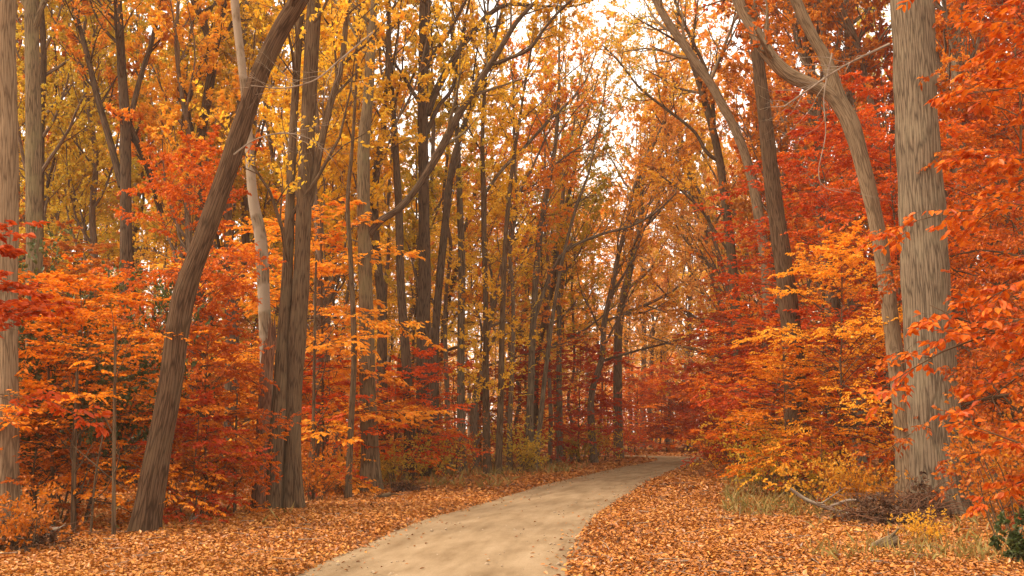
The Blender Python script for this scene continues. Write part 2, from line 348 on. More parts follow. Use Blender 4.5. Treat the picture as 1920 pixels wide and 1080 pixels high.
mu = N('ShaderNodeMix'); mu.data_type = 'RGBA'; mu.blend_type = 'MULTIPLY'; mu.inputs[0].default_value = .8; Lk(r.outputs[0], mu.inputs[6]); Lk(r2.outputs[0], mu.inputs[7])
n3 = N('ShaderNodeTexNoise'); n3.inputs['Scale'].default_value = 45; n3.inputs['Detail'].default_value = 6; n3.inputs['Roughness'].default_value = .8; Lk(tcn.outputs['Object'], n3.inputs[0])
r3 = ramp(t, [(.34, (.55, .5, .45)), (.46, (1, 1, 1)), (.62, (1, 1, 1)), (.72, (1.25, 1.22, 1.2))]); Lk(n3.outputs[0], r3.inputs[0])
mu2 = N('ShaderNodeMix'); mu2.data_type = 'RGBA'; mu2.blend_type = 'MULTIPLY'; mu2.inputs[0].default_value = .8; Lk(mu.outputs[2], mu2.inputs[6]); Lk(r3.outputs[0], mu2.inputs[7])
bp = N('ShaderNodeBump'); bp.inputs['Strength'].default_value = .5; bp.inputs['Distance'].default_value = .02; Lk(n3.outputs[0], bp.inputs['Height'])
p = N('ShaderNodeBsdfDiffuse'); Lk(mu2.outputs[2], p.inputs[0]); Lk(bp.outputs[0], p.inputs['Normal']); Lk(p.outputs[0], out.inputs[0])
o = b.build('dirt_road', m, smooth=True); tag(o, kind='structure')

# leaf litter: real leaves lying on the verges
LITM = leafmat('leaf_litter', [(.09, .03, .009), (.31, .085, .011), (.45, .15, .022), (.20, .055, .009), (.54, .21, .035), (.38, .112, .013), (.55, .25, .05), (.43, .14, .018)], .12, 0, .05)
rng = np.random.RandomState(11)
b = Buf()
def litter(n, y0, y1, size, dens_pow=0):
    y = y0 + (y1 - y0) * rng.rand(n); hw = y * .56 + 1.5; x = (rng.rand(n) * 2 - 1) * hw
    d = road_dist(x, y) + .14 * rng.randn(n) - .16 + .30 * wave(x, y, 44, 6, 1.5, 7)
    keep = (d > -.03) & (rng.rand(n) < np.clip(.5 + .5 * d / .35, 0, 1)); x, y = x[keep], y[keep]
    z = height(x, y) + .005 + .03 * rng.rand(len(x)); nl = len(x)
    a = nrm(np.c_[rng.randn(nl), rng.randn(nl), .35 * rng.randn(nl)]); nn = np.c_[.35 * rng.randn(nl), .35 * rng.randn(nl), np.ones(nl)]
    pr = np.clip(.5 + .30 * wave(x, y, 21, 6, .4, 3) + .28 * rng.randn(nl), 0, 1); size = size * (.7 + .6 * rng.rand(nl))
    leafmesh(b, np.c_[x, y, z], a, nn, size, 1, rng, .36, .35, rnd=pr)
litter(150000, 7.5, 14, .048); litter(210000, 14, 24, .055); litter(160000, 24, 42, .09); litter(60000, 42, 75, .18)
o = b.build('leaf_litter', LITM); tag(o, 'fallen orange and tan leaves covering both verges of the dirt road', 'fallen leaves', kind='stuff')
# stray leaves and small stones on the road
b = Buf(); n = 1900; y = 8 + 40 * rng.rand(n) ** 1.3; u = rng.rand(n)
q_ = rng.rand(n); e_ = np.clip(rng.exponential(.05, n), 0, .4); u = np.where(q_ < .5, 1 - e_, np.where(q_ < .9, e_, u))
ii = [np.argmin(abs(L2[:560, 1] - q)) for q in y]; x = L2[ii, 0] * (1 - u) + R2[ii, 0] * u
leafmesh(b, np.c_[x, y, np.full(n, .04)], nrm(np.c_[rng.randn(n, 2), .1 * rng.randn(n)]), np.c_[.3 * rng.randn(n, 2), np.ones(n)], .055, 1, rng, .36, .3)
o = b.build('stray_leaves', LITM); tag(o, 'few scattered brown leaves lying on the bare dirt road', 'fallen leaves', kind='stuff')
b = Buf(); n = 500; y = 8 + 30 * rng.rand(n) ** 1.5; u = np.clip(rng.rand(n), .02, .98); ii = [np.argmin(abs(L2[:560, 1] - q)) for q in y]; x = L2[ii, 0] * (1 - u) + R2[ii, 0] * u
oc = np.array([[1, 0, 0], [0, 1, 0], [-1, 0, 0], [0, -1, 0], [0, 0, .8], [0, 0, -.8]]); of = np.array([[0, 1, 4], [1, 2, 4], [2, 3, 4], [3, 0, 4], [1, 0, 5], [2, 1, 5], [3, 2, 5], [0, 3, 5]])
c = np.c_[x, y, np.full(n, .028)][:, None] + (oc[None] * rng.uniform(.6, 1.3, (n, 6, 1))) * (rng.rand(n) ** 3 * .028 + .008)[:, None, None]
b.add(c, (of[None] + (np.arange(n) * 6)[:, None, None]).reshape(-1, 3))
o = b.build('gravel', barkmat('stone', (.16, .10, .06), (.34, .24, .15)), smooth=True); tag(o, 'small loose stones strewn over the dirt road surface', 'gravel', kind='stuff')

b = Buf(); n = 900; y = 9 + 26 * rng.rand(n); x = (rng.rand(n) * 2 - 1) * y * .55; d = road_dist(x, y); k_ = d > .15; x, y = x[k_], y[k_]; n = len(x)
a_ = nrm(np.c_[rng.randn(n, 2), .12 * rng.randn(n)]); p0 = np.c_[x, y, height(x, y) + .045]; ln = rng.uniform(.08, .45, (n, 1))
P_ = np.stack([p0, p0 + a_ * ln * .5 + .02 * rng.randn(n, 3) * [1, 1, .3], p0 + a_ * ln + .03 * rng.randn(n, 3) * [1, 1, .3]], 1); tube(b, P_, np.repeat(rng.uniform(.002, .007, (n, 1)), 3, 1) * np.array([[1, .8, .4]]), 4, rng=rng)
o = b.build('fallen_twigs', BM['twig'], smooth=True); tag(o, 'small broken twigs scattered over the fallen leaves on both verges', 'twigs', kind='stuff')

# ------------------------------------------------------------------ traced trees
GRP_T = 'tall trunks lining the road'
def leafy(parent, P, R, rng, mat, bark, leaf, lv=(7, 6), L=(.45, .4), nleaf=9, kind=0, planar=False, trop=.1, base=Vector((0, 0, 0)), crown_name='crown', br_name='branches', keep=1, ang=.75):
    bb, lb = Buf(), Buf()
    cur = [(P, R)]
    tube(bb, P, R, 5, rng=rng)
    for q, mm in enumerate(lv):
        P, R = spawn(P, R, mm, .15, 1, L[q], ang, rng, 4, trop, .16, planar, .45, .55)
        tube(bb, P, R, 3 if q else 4, rng=rng)
    if nleaf: leaves_on(lb, P, nleaf, leaf, rng, kind, planar, keep=keep)
    bb.build(br_name, BM[bark], parent, True)
    if nleaf: lb.build(crown_name, LM[mat], parent)

def hero(name, label, Y, stem, bark='brown', limbs=(), limb_bark=None, top=18, leafc='gold', seed=0, rough=.012, flare=.5, nl=9, shoots=0, shootmat=None, group=GRP_T, crown=True, sides=28, cat='tree', endr=None, lean=None, shoot_t=(.25, .7), shoot_L=1.6, rows=None):
    rng = np.random.RandomState(seed + 100)
    pts = []; rad = []
    for q in stem:
        d = Y + (q[3] if len(q) > 3 else 0); pts.append(at(q[0], q[1], d)); rad.append(wpx(q[2], d) / 2)
    pts = np.array(pts); g0 = gz(pts[0, 0], pts[0, 1]); pts[0, 2] = g0 - .12
    base = np.array([pts[0, 0], pts[0, 1], g0])
    rt = root(name, base, label, cat, group)
    nin = len(pts)
    if top:
        d = nrm(pts[-1] - pts[-2]); p = pts[-1]; r = rad[-1]; st = max((top - p[2]) / 5, .8); r_end = r * .3
        for q in range(5):
            d = nrm(d + np.array([.05 * rng.randn(), .05 * rng.randn(), .22])); p = p + d * st; pts = np.vstack([pts, p]); rad.append(r + (r_end - r) * (q + 1) / 5)
    W = np.c_[pts - base, rad]; n = rows or int(max(40, min(260, np.linalg.norm(np.diff(pts, axis=0), axis=1).sum() * 14)))
    S = resample(W, n); P = S[None, :, :3]; R = np.maximum(S[None, :, 3], .008)
    bb = Buf(); tube(bb, P, R, sides, rough, flare, rng); bb.build('trunk', BM[bark], rt, True)
    for lm in limbs:
        lp = []; lr = []
        for q in lm:
            d = Y + (q[3] if len(q) > 3 else 0); lp.append(at(q[0], q[1], d) - base); lr.append(wpx(q[2], d) / 2)
        Sx = resample(np.c_[np.array(lp), lr], max(24, 10 * len(lp)))
        bb = Buf(); tube(bb, Sx[None, :, :3], np.maximum(Sx[None, :, 3], .006), 14, rough * .6, 0, rng); lo = bb.build('limb', BM[limb_bark or bark], rt, True)
        if crown:
            P1, R1 = spawn(Sx[None, :, :3], np.maximum(Sx[None, :, 3], .006), 9, .35, 1, .28, .7, rng, 5, .1, .14, False, .3, .5)
            leafy(lo, P1, R1, rng, leafc, bark, .10, (5, 4), (.5, .45), nl, crown_name='foliage', br_name='twigs')
    if crown and top:
        k0 = int(n * .5); 
        P1, R1 = spawn(P[:, k0:], R[:, k0:], 11, .2, 1, .42, .8, rng, 6, .08, .12, False, .4, .5)
        leafy(rt, P1, R1, rng, leafc, bark, .10, (7, 5), (.45, .42), nl, keep=.45)
    if shoots:
        a0 = int(n * shoot_t[0]); a1 = int(n * shoot_t[1])
        P1, R1 = spawn(P[:, a0:a1], R[:, a0:a1] * 0 + .012, shoots, 0, 1, shoot_L, 1.1, rng, 5, .03, .12, False, .2, 1, rel=False)
        leafy(rt, P1, R1, rng, shootmat or leafc, bark, .09, (6, 4), (.45, .45), 7, crown_name='foliage', br_name='side_branches')
    return rt

hero('slim_tree', 'straight pale brown trunk cut by the left edge of the photo', 14.2, [(12, 1010, 56), (14, 900, 46), (15, 700, 41), (14, 540, 40), (16, 250, 38), (14, 0, 36)], 'tan', seed=1, leafc='rust', shoots=0)
hero('mossy_tree', 'grey green mossy trunk second from the left edge, upright', 23, [(66, 900, 40), (64, 700, 36), (64, 440, 32), (62, 200, 31), (60, 0, 30)], 'mossy', seed=2, leafc='amber', shoots=0)
hero('dark_tree', 'dark trunk with several crooked limbs rising behind the red beeches at left', 27, [(238, 880, 34), (237, 640, 30), (236, 420, 25), (235, 250, 22), (228, 120, 18), (222, 0, 14)], 'dark',
     [[(228, 350, 16), (205, 260, 14), (182, 180, 13), (160, 90, 11), (135, 0, 9)], [(240, 240, 13), (262, 150, 11), (284, 80, 10), (302, 0, 9)], [(302, 400, 13, 1), (282, 330, 13, .6), (258, 270, 13, .3), (238, 225, 14)]], seed=3, leafc='amber', rough=.008)
hero('forked_tree', 'dark forked trunk behind the upper part of the leaning trunk', 29, [(372, 870, 28), (374, 620, 24), (376, 380, 21), (372, 290, 20), (388, 190, 20), (398, 100, 18), (376, 30, 15), (362, 0, 13)], 'dark',
     [[(366, 280, 13), (352, 200, 12), (372, 140, 11), (384, 100, 11)], [(394, 100, 12), (412, 45, 10), (425, 0, 8)]], seed=4, leafc='gold', rough=.008)
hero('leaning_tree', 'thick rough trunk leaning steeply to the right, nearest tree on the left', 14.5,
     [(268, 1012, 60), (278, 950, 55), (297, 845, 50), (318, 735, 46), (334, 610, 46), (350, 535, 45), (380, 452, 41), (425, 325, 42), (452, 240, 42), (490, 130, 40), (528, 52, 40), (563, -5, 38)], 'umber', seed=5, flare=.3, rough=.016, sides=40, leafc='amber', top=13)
hero('pale_tree', 'pale flaking trunk crossing behind the leaning tree', 21.5, [(502, 925, 30), (499, 700, 27), (495, 560, 25), (489, 450, 25), (474, 370, 21), (466, 250, 18), (453, 120, 18), (440, -5, 18)], 'pale', seed=6, rough=.006, leafc='gold')
hero('twin_stem_tree', 'large twin stemmed tree with a slim pale third stem, right of the leaning tree', 19.2,
     [(545, 950, 56), (545, 880, 42), (548, 765, 38), (557, 640, 38), (564, 530, 35), (572, 350, 31), (579, 200, 30), (590, -5, 32)], 'brown',
     [[(508, 968, 40, -.3), (514, 900, 34, -.3), (522, 765, 30, -.2), (531, 640, 27), (538, 530, 23), (545, 350, 19), (552, 200, 17), (565, -10, 16), (575, -200, 14)],
      [(578, 385, 20), (590, 330, 17), (601, 275, 16), (618, 200, 15), (640, 120, 13), (652, 0, 11), (660, -120, 9)]], seed=7, sides=36, leafc='gold')
hero('moss_sided_tree', 'straight lichen covered trunk standing alone at the road verge, left of centre', 25.0,
     [(697, 922, 44), (694, 850, 36), (690, 760, 34), (688, 640, 32), (685, 540, 30), (682, 380, 27), (682, 270, 25), (690, 190, 22), (695, 100, 20), (702, -5, 15)], 'mossy',
     [[(692, 440, 17), (714, 414, 16), (752, 388, 15), (790, 340, 15), (825, 282, 17), (860, 215, 16), (900, 150, 14), (930, 105, 12), (970, 40, 10), (1008, 0, 8)],
      [(925, 120, 9), (958, 108, 8), (992, 92, 8), (1020, 55, 7), (1045, 25, 6), (1072, 0, 5)]], seed=8, leafc='gold', rough=.012, limb_bark='litlimb')
hero('tall_dark_tree', 'tall straight dark trunk whose upper limbs arch over the road', 31.0,
     [(797, 892, 34), (793, 780, 28), (793, 640, 26), (796, 540, 26), (795, 400, 24), (793, 200, 22), (797, 0, 24)], 'dark',
     [[(800, 215, 17), (818, 170, 16), (840, 130, 15), (868, 85, 14), (890, 55, 13), (920, 25, 11), (958, 8, 9), (1030, 12, 6), (1090, 8, 4), (1135, -12, 3)],
      [(800, 250, 10), (822, 200, 9), (848, 165, 8), (862, 100, 7), (872, 40, 6), (880, 0, 5)]], seed=9, leafc='gold', rough=.01)
hero('slender_tree', 'slender dark trunk curving between the lichen covered and the tall dark trunk', 28.5, [(770, 905, 26), (766, 750, 22), (752, 540, 18), (748, 400, 16), (740, 250, 13), (733, 150, 11), (728, 20, 9)], 'dark', seed=10, leafc='gold', rough=.006, sides=16)
hero('slender_tree', 'slender crooked stem just left of the lichen covered trunk', 22.5, [(652, 925, 15), (658, 800, 13), (664, 650, 12), (657, 480, 10), (652, 380, 9), (660, 280, 8), (668, 150, 6)], 'brown', seed=11, leafc='yellow', rough=.003, sides=12, top=9, nl=6)
hero('slender_tree', 'dark trunk close behind and right of the tall dark trunk, bowing right', 33, [(816, 890, 20), (815, 760, 17), (818, 600, 17), (832, 450, 16), (845, 330, 14), (868, 240, 12), (905, 150, 10), (930, 60, 8)], 'dark', seed=12, leafc='gold', rough=.006, sides=16)
hero('slender_tree', 'grey trunk midway between the dark trunks and the yellow leaved stems', 35, [(866, 880, 19), (864, 700, 16), (866, 500, 15), (862, 380, 13), (856, 200, 10), (850, 60, 7)], 'grey', seed=13, leafc='amber', rough=.006, sides=16, shoots=5)
hero('yellow_vine_tree', 'slim trunk hung with yellow leaves at the left verge, left one of the pair', 33.5, [(914, 892, 17), (911, 750, 14), (911, 600, 12), (907, 400, 11), (905, 250, 9), (912, 120, 7)], 'brown', seed=14, leafc='yellow', rough=.004, sides=12, shoots=22, shootmat='yellow', shoot_t=(.12, .7), shoot_L=1.3)
hero('yellow_vine_tree', 'slim trunk hung with yellow leaves at the left verge, right one of the pair', 33.2, [(934, 892, 15), (938, 780, 13), (942, 600, 12), (948, 450, 10), (960, 320, 8), (975, 220, 6)], 'brown', seed=15, leafc='yellow', rough=.004, sides=12, shoots=24, shootmat='yellow', shoot_t=(.12, .7), shoot_L=1.4)
hero('arching_tree', 'trunk right of the yellow pair sending a long branch over the road', 38, [(993, 882, 19), (994, 780, 15), (999, 620, 14), (1008, 480, 13), (1022, 380, 11), (1040, 280, 9), (1048, 180, 7)], 'grey',
     [[(1002, 600, 8), (1030, 520, 8), (1062, 470, 7), (1125, 440, 6), (1180, 425, 5), (1230, 398, 4), (1268, 362, 3)], [(905, 370, 7, -2), (940, 320, 7, -2), (980, 280, 7, -1), (1035, 220, 6, -.5), (1090, 165, 4), (1120, 90, 3)]], seed=16, leafc='amber', rough=.004, sides=14, shoots=8, shootmat='yellow', nl=5)
hero('slender_tree', 'thin leaning stem beside the foot of the arching trunk', 37.5, [(1004, 884, 12), (1016, 760, 10), (1030, 640, 9), (1052, 500, 7), (1080, 390, 6), (1105, 320, 4)], 'grey', seed=17, leafc='gold', rough=.002, sides=10, nl=5)
hero('slender_tree', 'straight trunk rising from the red shrubs on the left verge near the bend', 43, [(1050, 872, 14), (1049, 760, 12), (1048, 600, 10), (1050, 460, 9), (1058, 340, 7), (1075, 240, 5)], 'grey', seed=18, leafc='amber', rough=.004, sides=12, nl=5)
# right side
hero('great_tree', 'massive furrowed grey trunk on the right, widest tree in view', 18.3,
     [(1764, 968, 128), (1760, 900, 110), (1754, 820, 103), (1746, 700, 98), (1737, 540, 93), (1728, 400, 92), (1718, 200, 90), (1708, -5, 88)], 'grey', seed=20, rough=.022, sides=96, leafc='orange', top=20, flare=.6, rows=420)
hero('bent_tree', 'pale tan trunk leaning left beside the massive trunk, forking into two limbs', 20.3,
     [(1705, 935, 46), (1694, 800, 38), (1680, 680, 35), (1663, 540, 34), (1643, 420, 31), (1618, 310, 32), (1596, 235, 36), (1572, 185, 32), (1548, 110, 26), (1525, 70, 24), (1490, -5, 24)], 'tan',
     [[(1590, 225, 30), (1560, 180, 30), (1530, 163, 29), (1482, 142, 30), (1445, 108, 29), (1418, 62, 26), (1382, -5, 24), (1350, -120, 20)]], seed=21, rough=.010, leafc='rust', sides=28)
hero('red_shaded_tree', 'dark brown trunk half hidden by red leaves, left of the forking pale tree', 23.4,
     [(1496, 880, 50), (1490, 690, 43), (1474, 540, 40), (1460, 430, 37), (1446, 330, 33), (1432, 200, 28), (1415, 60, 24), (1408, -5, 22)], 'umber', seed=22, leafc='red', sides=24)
hero('roadside_tree', 'dark trunk leaning over the road from the right, branches spreading to the left', 37,
     [(1392, 866, 24), (1385, 700, 21), (1375, 520, 20), (1360, 380, 18), (1347, 290, 17), (1322, 190, 15), (1295, 110, 13), (1262, 60, 10), (1235, 0, 8)], 'brown',
     [[(1345, 300, 10), (1325, 285, 8), (1300, 245, 7), (1250, 205, 6), (1200, 165, 5), (1160, 115, 4), (1130, 85, 3)], [(1340, 260, 9), (1330, 150, 8), (1290, 60, 7), (1265, 0, 6)], [(1372, 480, 7), (1345, 440, 6), (1315, 395, 5), (1280, 360, 4), (1240, 330, 3)]], seed=23, leafc='gold', rough=.006, sides=16, nl=5)
hero('roadside_tree', 'tan leaning trunk crossing the top of the photo right of the sky gap', 33,
     [(1445, 870, 26), (1440, 700, 24), (1436, 500, 22), (1400, 300, 20), (1345, 180, 19), (1290, 95, 18), (1245, 30, 16), (1215, -30, 14)], 'tan', seed=24, leafc='gold', rough=.006, sides=16, nl=5)
hero('background_trunk', 'grey trunk seen behind the massive trunk on its right side', 27, [(1808, 880, 34), (1806, 700, 32), (1802, 500, 30), (1798, 250, 28), (1796, 0, 26)], 'grey', seed=25, leafc='orange', rough=.008, sides=18)
hero('background_trunk', 'greyish trunk between the red shaded trunk and the forking pale tree', 33, [(1562, 880, 30), (1556, 700, 26), (1550, 500, 24), (1530, 300, 22), (1518, 100, 20), (1512, 0, 18)], 'grey', seed=26, leafc='rust', rough=.008, sides=18)
hero('background_trunk', 'dim grey trunk behind the leaves just right of the forking pale tree', 36, [(1612, 880, 28), (1608, 700, 26), (1604, 560, 24), (1598, 300, 20), (1590, 0, 18)], 'grey', seed=27, leafc='rust', rough=.008, sides=18)

# broken snag at the foot of the twin stems
rng = np.random.RandomState(31)
Y = 18.9; pts = [(492, 970, 44), (490, 900, 32), (494, 800, 28), (500, 700, 26), (506, 640, 24)]
P = np.array([at(a_, b_, Y) for a_, b_, _ in pts]); g0 = gz(P[0, 0], P[0, 1]); P[0, 2] = g0 - .1; base = np.array([P[0, 0], P[0, 1], g0])
rt = root('broken_snag', base, 'reddish dead stump with splintered top in front of the twin stemmed tree', 'tree stump')
S = resample(np.c_[P - base, [wpx(q[2], Y) / 2 for q in pts]], 70); bb = Buf(); tube(bb, S[None, :, :3], S[None, :, 3], 24, .016, .4, rng); bb.build('trunk', BM['snag'], rt, True)
bb = Buf()
for q in range(9):
    a_ = rng.rand() * 6.28; r_ = S[-1, 3] * .75; p0 = S[-1, :3] + np.array([math.cos(a_) * r_, math.sin(a_) * r_, -.15]); h = rng.uniform(.25, .75) * (1.2 if math.cos(a_) > 0 else .7)
    p1 = p0 + np.array([.03 * rng.randn(), .03 * rng.randn(), h]); tube(bb, resample([p0, (p0 + p1) / 2 + .01, p1], 6)[None], np.linspace(.05, .004, 6)[None], 6, rng=rng)
bb.build('splinter', BM['snag'], rt)

# ------------------------------------------------------------------ prototypes
def copy_thing(o, label, loc, rz=0, s=1, group=None, mats=None):
    r_ = o.copy(); COL.objects.link(r_); r_.location = loc; r_.rotation_euler = (0, 0, rz); r_.scale = (s, s, s) if not isinstance(s, tuple) else s
    r_['label'] = label
    if group: r_['group'] = group
    for ch in o.children:
        c = ch.copy(); COL.objects.link(c); c.parent = r_
    if mats: paint(r_, mats)
    return r_
def paint(r_, mats):
    for c in r_.children:
        k_ = c.name.split('.')[0]
        if k_ in mats:
            c.material_slots[0].link = 'OBJECT'; c.material_slots[0].material = mats[k_]
    return r_

def spray_tree(name, seed, H, spread, nb, size, m2=11, m3=5, nl=7, bias=None, kind=1, r0=.045, low=.12, cat='tree', leaf='orange', bark='brown', droop=.2):
    """understory beech: flat layered sprays of leaves"""
    rng = np.random.RandomState(seed)
    rt = root(name, (0, 0, 0), 'x', cat)
    z = np.linspace(0, H, 12); P = np.stack([np.cumsum(.06 * rng.randn(12)) * H / 8, np.cumsum(.06 * rng.randn(12)) * H / 8, z], -1); P[:, :2] -= P[0, :2]; P[0, 2] = -.12
    S = resample(P, 40); R = np.linspace(r0, .008, 40)
    bb = Buf(); tube(bb, S[None], R[None], 10, .002, .3, rng); bb.build('trunk', BM[bark], rt, True)
    t = low + (1 - low) * (np.arange(nb) + rng.rand(nb)) / nb
    az = np.arange(nb) * 2.4 + rng.rand(nb)
    Dh = np.stack([np.cos(az), np.sin(az), 0 * az], -1)
    if bias is not None: Dh = nrm(Dh + np.asarray(bias)[None, :])
    L = spread * (np.sin(np.clip(t, 0, 1) ** .75 * 2.6 + .35) * .85 + .25) * rng.uniform(.7, 1.2, nb)
    p = np.stack([np.interp(t * 39, np.arange(40), S[:, j]) for j in range(3)], -1)
    el = rng.uniform(-.05, .75, nb) + .5 * t ** 3; D_ = nrm(Dh * np.cos(el)[:, None] + UP * np.sin(el)[:, None]); out_ = [p]
    for q in range(7):
        D_ = nrm(D_ + np.array([0, 0, -.085]) + .07 * rng.randn(nb, 3)); p = p + D_ * L[:, None] / 7; out_.append(p)
    P1 = np.stack(out_, 1); R1 = (np.interp(t * 39, np.arange(40), R) * .5)[:, None] * np.linspace(1, .15, 8)[None]; R1 = np.maximum(R1, .002)
    P2, R2_ = spawn(P1, R1, m2, .12, 1, .40, .85, rng, 5, -.02, .12, True, .5, .6, flat=.15)
    P3, R3 = spawn(P2, R2_, m3, .15, 1, .45, .8, rng, 3, -.03, .16, True, .4, .6, flat=.1)
    bb = Buf(); tube(bb, P1, R1, 5, rng=rng); tube(bb, P2, R2_, 3, rng=rng); tube(bb, P3, R3, 3, rng=rng); bb.build('branches', BM[bark], rt, True)
    lb = Buf(); kp = (.35 + .65 * rng.rand(len(P3))); kk_ = rng.rand(len(P3)) < .86; leaves_on(lb, P3[kk_], nl, size, rng, kind, True, .30, droop, tilt=.5, keep=.88); leaves_on(lb, P2, nl + 1, size, rng, kind, True, .30, droop, tilt=.5, t0=.4, keep=.85)
    lb.build('crown', LM[leaf], rt)
    return rt
def canopy_tree(name, seed, H, r0, cb, nlimb, llen, size, lean=(0, 0), bias=None, nl=9, lv=(7, 5, 4), bark='far', leaf='gold', trop=.14, ang=.7, wob=.10, cat='tree', keep=1.0, epi=0):
    rng = np.random.RandomState(seed); rt = root(name, (0, 0, 0), 'x', cat)
    z = np.linspace(0, 1, 12); P = np.stack([lean[0] * z ** 1.8 * H + np.cumsum(wob * rng.randn(12)), lean[1] * z ** 1.8 * H + np.cumsum(wob * rng.randn(12)), z * H], -1); P[:, :2] -= P[0, :2]; P[0, 2] = -.15
    S = resample(P, 60); R = r0 * (1 - .85 * np.linspace(0, 1, 60) ** 1.1)
    bb = Buf(); tube(bb, S[None], R[None], 12, .006, .35, rng); bb.build('trunk', BM[bark], rt, True)
    P1, R1 = spawn(S[None], R[None], nlimb, cb, .98, llen, ang, rng, 8, trop, .10, False, .45, .5, rel=False, bias=bias)
    bb = Buf(); lb = Buf(); tube(bb, P1, R1, 6, rng=rng); Pp, Rp = P1, R1
    LL = (.5, .45, .42, .4)
    for q, mm in enumerate(lv):
        Pp, Rp = spawn(Pp, Rp, mm, .18, 1, LL[q], .75, rng, 4 if q < 2 else 3, trop * .5, .16, False, .45, .58)
        tube(bb, Pp, np.maximum(Rp, .004), 3, rng=rng)
    leaves_on(lb, Pp, nl, size, rng, 0, False, .33, keep=keep)
    if epi:
        E, ER = spawn(S[None], R[None] * 0 + .01, epi, .08, cb + .1, 1.3, 1.1, rng, 4, .03, .12, False, .1, 1, rel=False)
        E2, ER2 = spawn(E, ER, 5, .1, 1, .45, .8, rng, 3, 0, .15, True, .4, .6); tube(bb, E, ER, 3, rng=rng); tube(bb, E2, ER2, 3, rng=rng)
        leaves_on(lb, E2, 9, size * .85, rng, 0, True, .33)
    bb.build('branches', BM[bark], rt, True); lb.build('crown', LM[leaf], rt)
    return rt
def shrub(name, seed, H, nst, size, nl=6, leaf='olive', bark='brown', lv=(7, 4), keep=1.0, spreadA=.5, kind=0, cat='shrub'):
    rng = np.random.RandomState(seed); rt = root(name, (0, 0, 0), 'x', cat)
    az = rng.rand(nst) * 6.28; el = rng.uniform(.15, 1, nst) * spreadA; D_ = np.stack([np.cos(az) * np.sin(el), np.sin(az) * np.sin(el), np.cos(el)], -1)
    p = np.stack([np.cos(az), np.sin(az), 0 * az], -1) * rng.rand(nst, 1) * .25 * H; p[:, 2] = -.05; out_ = [p]; L = H * rng.uniform(.6, 1.1, (nst, 1))
    for q in range(5):
        D_ = nrm(D_ + .12 * rng.randn(nst, 3) + np.array([0, 0, -.04])); p = p + D_ * L / 5; out_.append(p)
    P1 = np.stack(out_, 1); R1 = np.full((nst, 1), .006 + .004 * H) * np.linspace(1, .2, 6)[None]
    bb = Buf(); lb = Buf(); tube(bb, P1, R1, 5, rng=rng); Pp, Rp = P1, R1
    for q, mm in enumerate(lv):
        Pp, Rp = spawn(Pp, Rp, mm, .2, 1, .4, .8, rng, 4, .03, .15, False, .3, .6); tube(bb, Pp, Rp, 3, rng=rng)
    bb.build('stems', BM[bark], rt, True)
    if nl: leaves_on(lb, Pp, nl, size, rng, kind, False, .34, keep=keep); lb.build('foliage', LM[leaf], rt)
    return rt

used = set()
def place(proto, label, px, Y, rz=0, s=1, mats=None, group=None, xoff=0):
    x = (px - 960) / F * Y * 1.0 / cp * 1.0 + xoff; x = at(px, HZ + 20, Y)[0] + xoff
    loc = (x, Y, gz(x, Y))
    if proto.name not in used:
        used.add(proto.name); proto.location = loc; proto.rotation_euler = (0, 0, rz); proto.scale = (s, s, s) if not isinstance(s, tuple) else s
        proto['label'] = label
        if group: proto['group'] = group
        if mats: paint(proto, mats)
        return proto
    return copy_thing(proto, label, loc, rz, s, group, mats)
C = lambda k_: {'crown': LM[k_]}
Fo = lambda k_: {'foliage': LM[k_]}

# understory beeches
bA = spray_tree('beech_tree', 41, 5.6, 2.7, 44, .095, 12, 5, 7)
bB = spray_tree('beech_tree', 42, 4.4, 2.3, 34, .090, 11, 5, 7)
bC = spray_tree('beech_tree', 43, 9.5, 3.4, 46, .10, 11, 5, 7, r0=.07)
bD = spray_tree('beech_sapling', 44, 3.0, 1.7, 22, .085, 10, 4, 7, cat='sapling', r0=.028)
bE = spray_tree('beech_tree', 45, 7.0, 3.2, 48, .10, 12, 5, 7, low=.18, r0=.06)
GB = 'understory beeches with layered leaves'
def V3(a, b_): return (a, a, b_)
place(bA, 'bright orange beech at left whose sprays cross the leaning trunk near its foot', 150, 15.4, .3, V3(.70, .66), C('orange'), GB)
place(bB, 'orange beech at the left edge, behind the left edge trunk', 20, 15.8, 1.9, .85, C('orange'), GB)
place(bE, 'vermilion beech rising highest behind the leaning trunk', 320, 18.2, 2.2, V3(.55, .92), C('vermilion'), GB)
place(bB, 'vermilion beech between the leaning trunk and the twin stemmed tree', 395, 17.6, 4.0, V3(.55, .8), C('vermilion'), GB)
place(bD, 'low red sapling under the leaning trunk on its right', 370, 16.4, 1.0, .62, C('red'), GB)
place(bD, 'low rust sapling at the foot of the left edge trunk', 70, 14.9, 2.0, .6, C('rust'), GB)
place(bD, 'small orange sapling left of the snag at the twin stemmed tree', 405, 18.0, 3.0, .7, C('orange'), GB)
place(bB, 'vermilion beech behind the lichen covered trunk on its right side', 775, 29, .7, .8, C('vermilion'), GB)
place(bD, 'orange sapling between the twin stemmed tree and the lichen covered trunk', 615, 24.5, .2, 1.0, C('vermilion'), GB)
place(bB, 'orange beech behind the sapling left of the lichen covered trunk', 640, 30, 2.9, .85, C('orange'), GB)
place(bD, 'small orange sapling at the foot of the tall dark trunk', 740, 27.5, 4.2, .9, C('orange'), GB)
place(bB, 'red beech right behind the yellow leaved pair', 985, 40, .2, 1.0, C('red'), GB)
place(bA, 'deep red beech at the left verge before the bend', 1085, 45.5, 3.2, .95, C('red'), GB)
place(bB, 'rust beech low behind the tall dark trunk', 860, 39, 4.0, 1.0, C('rust'), GB)
place(bA, 'vermilion beech farthest along the left verge', 1140, 54, 1.0, 1.0, C('vermilion'), GB)
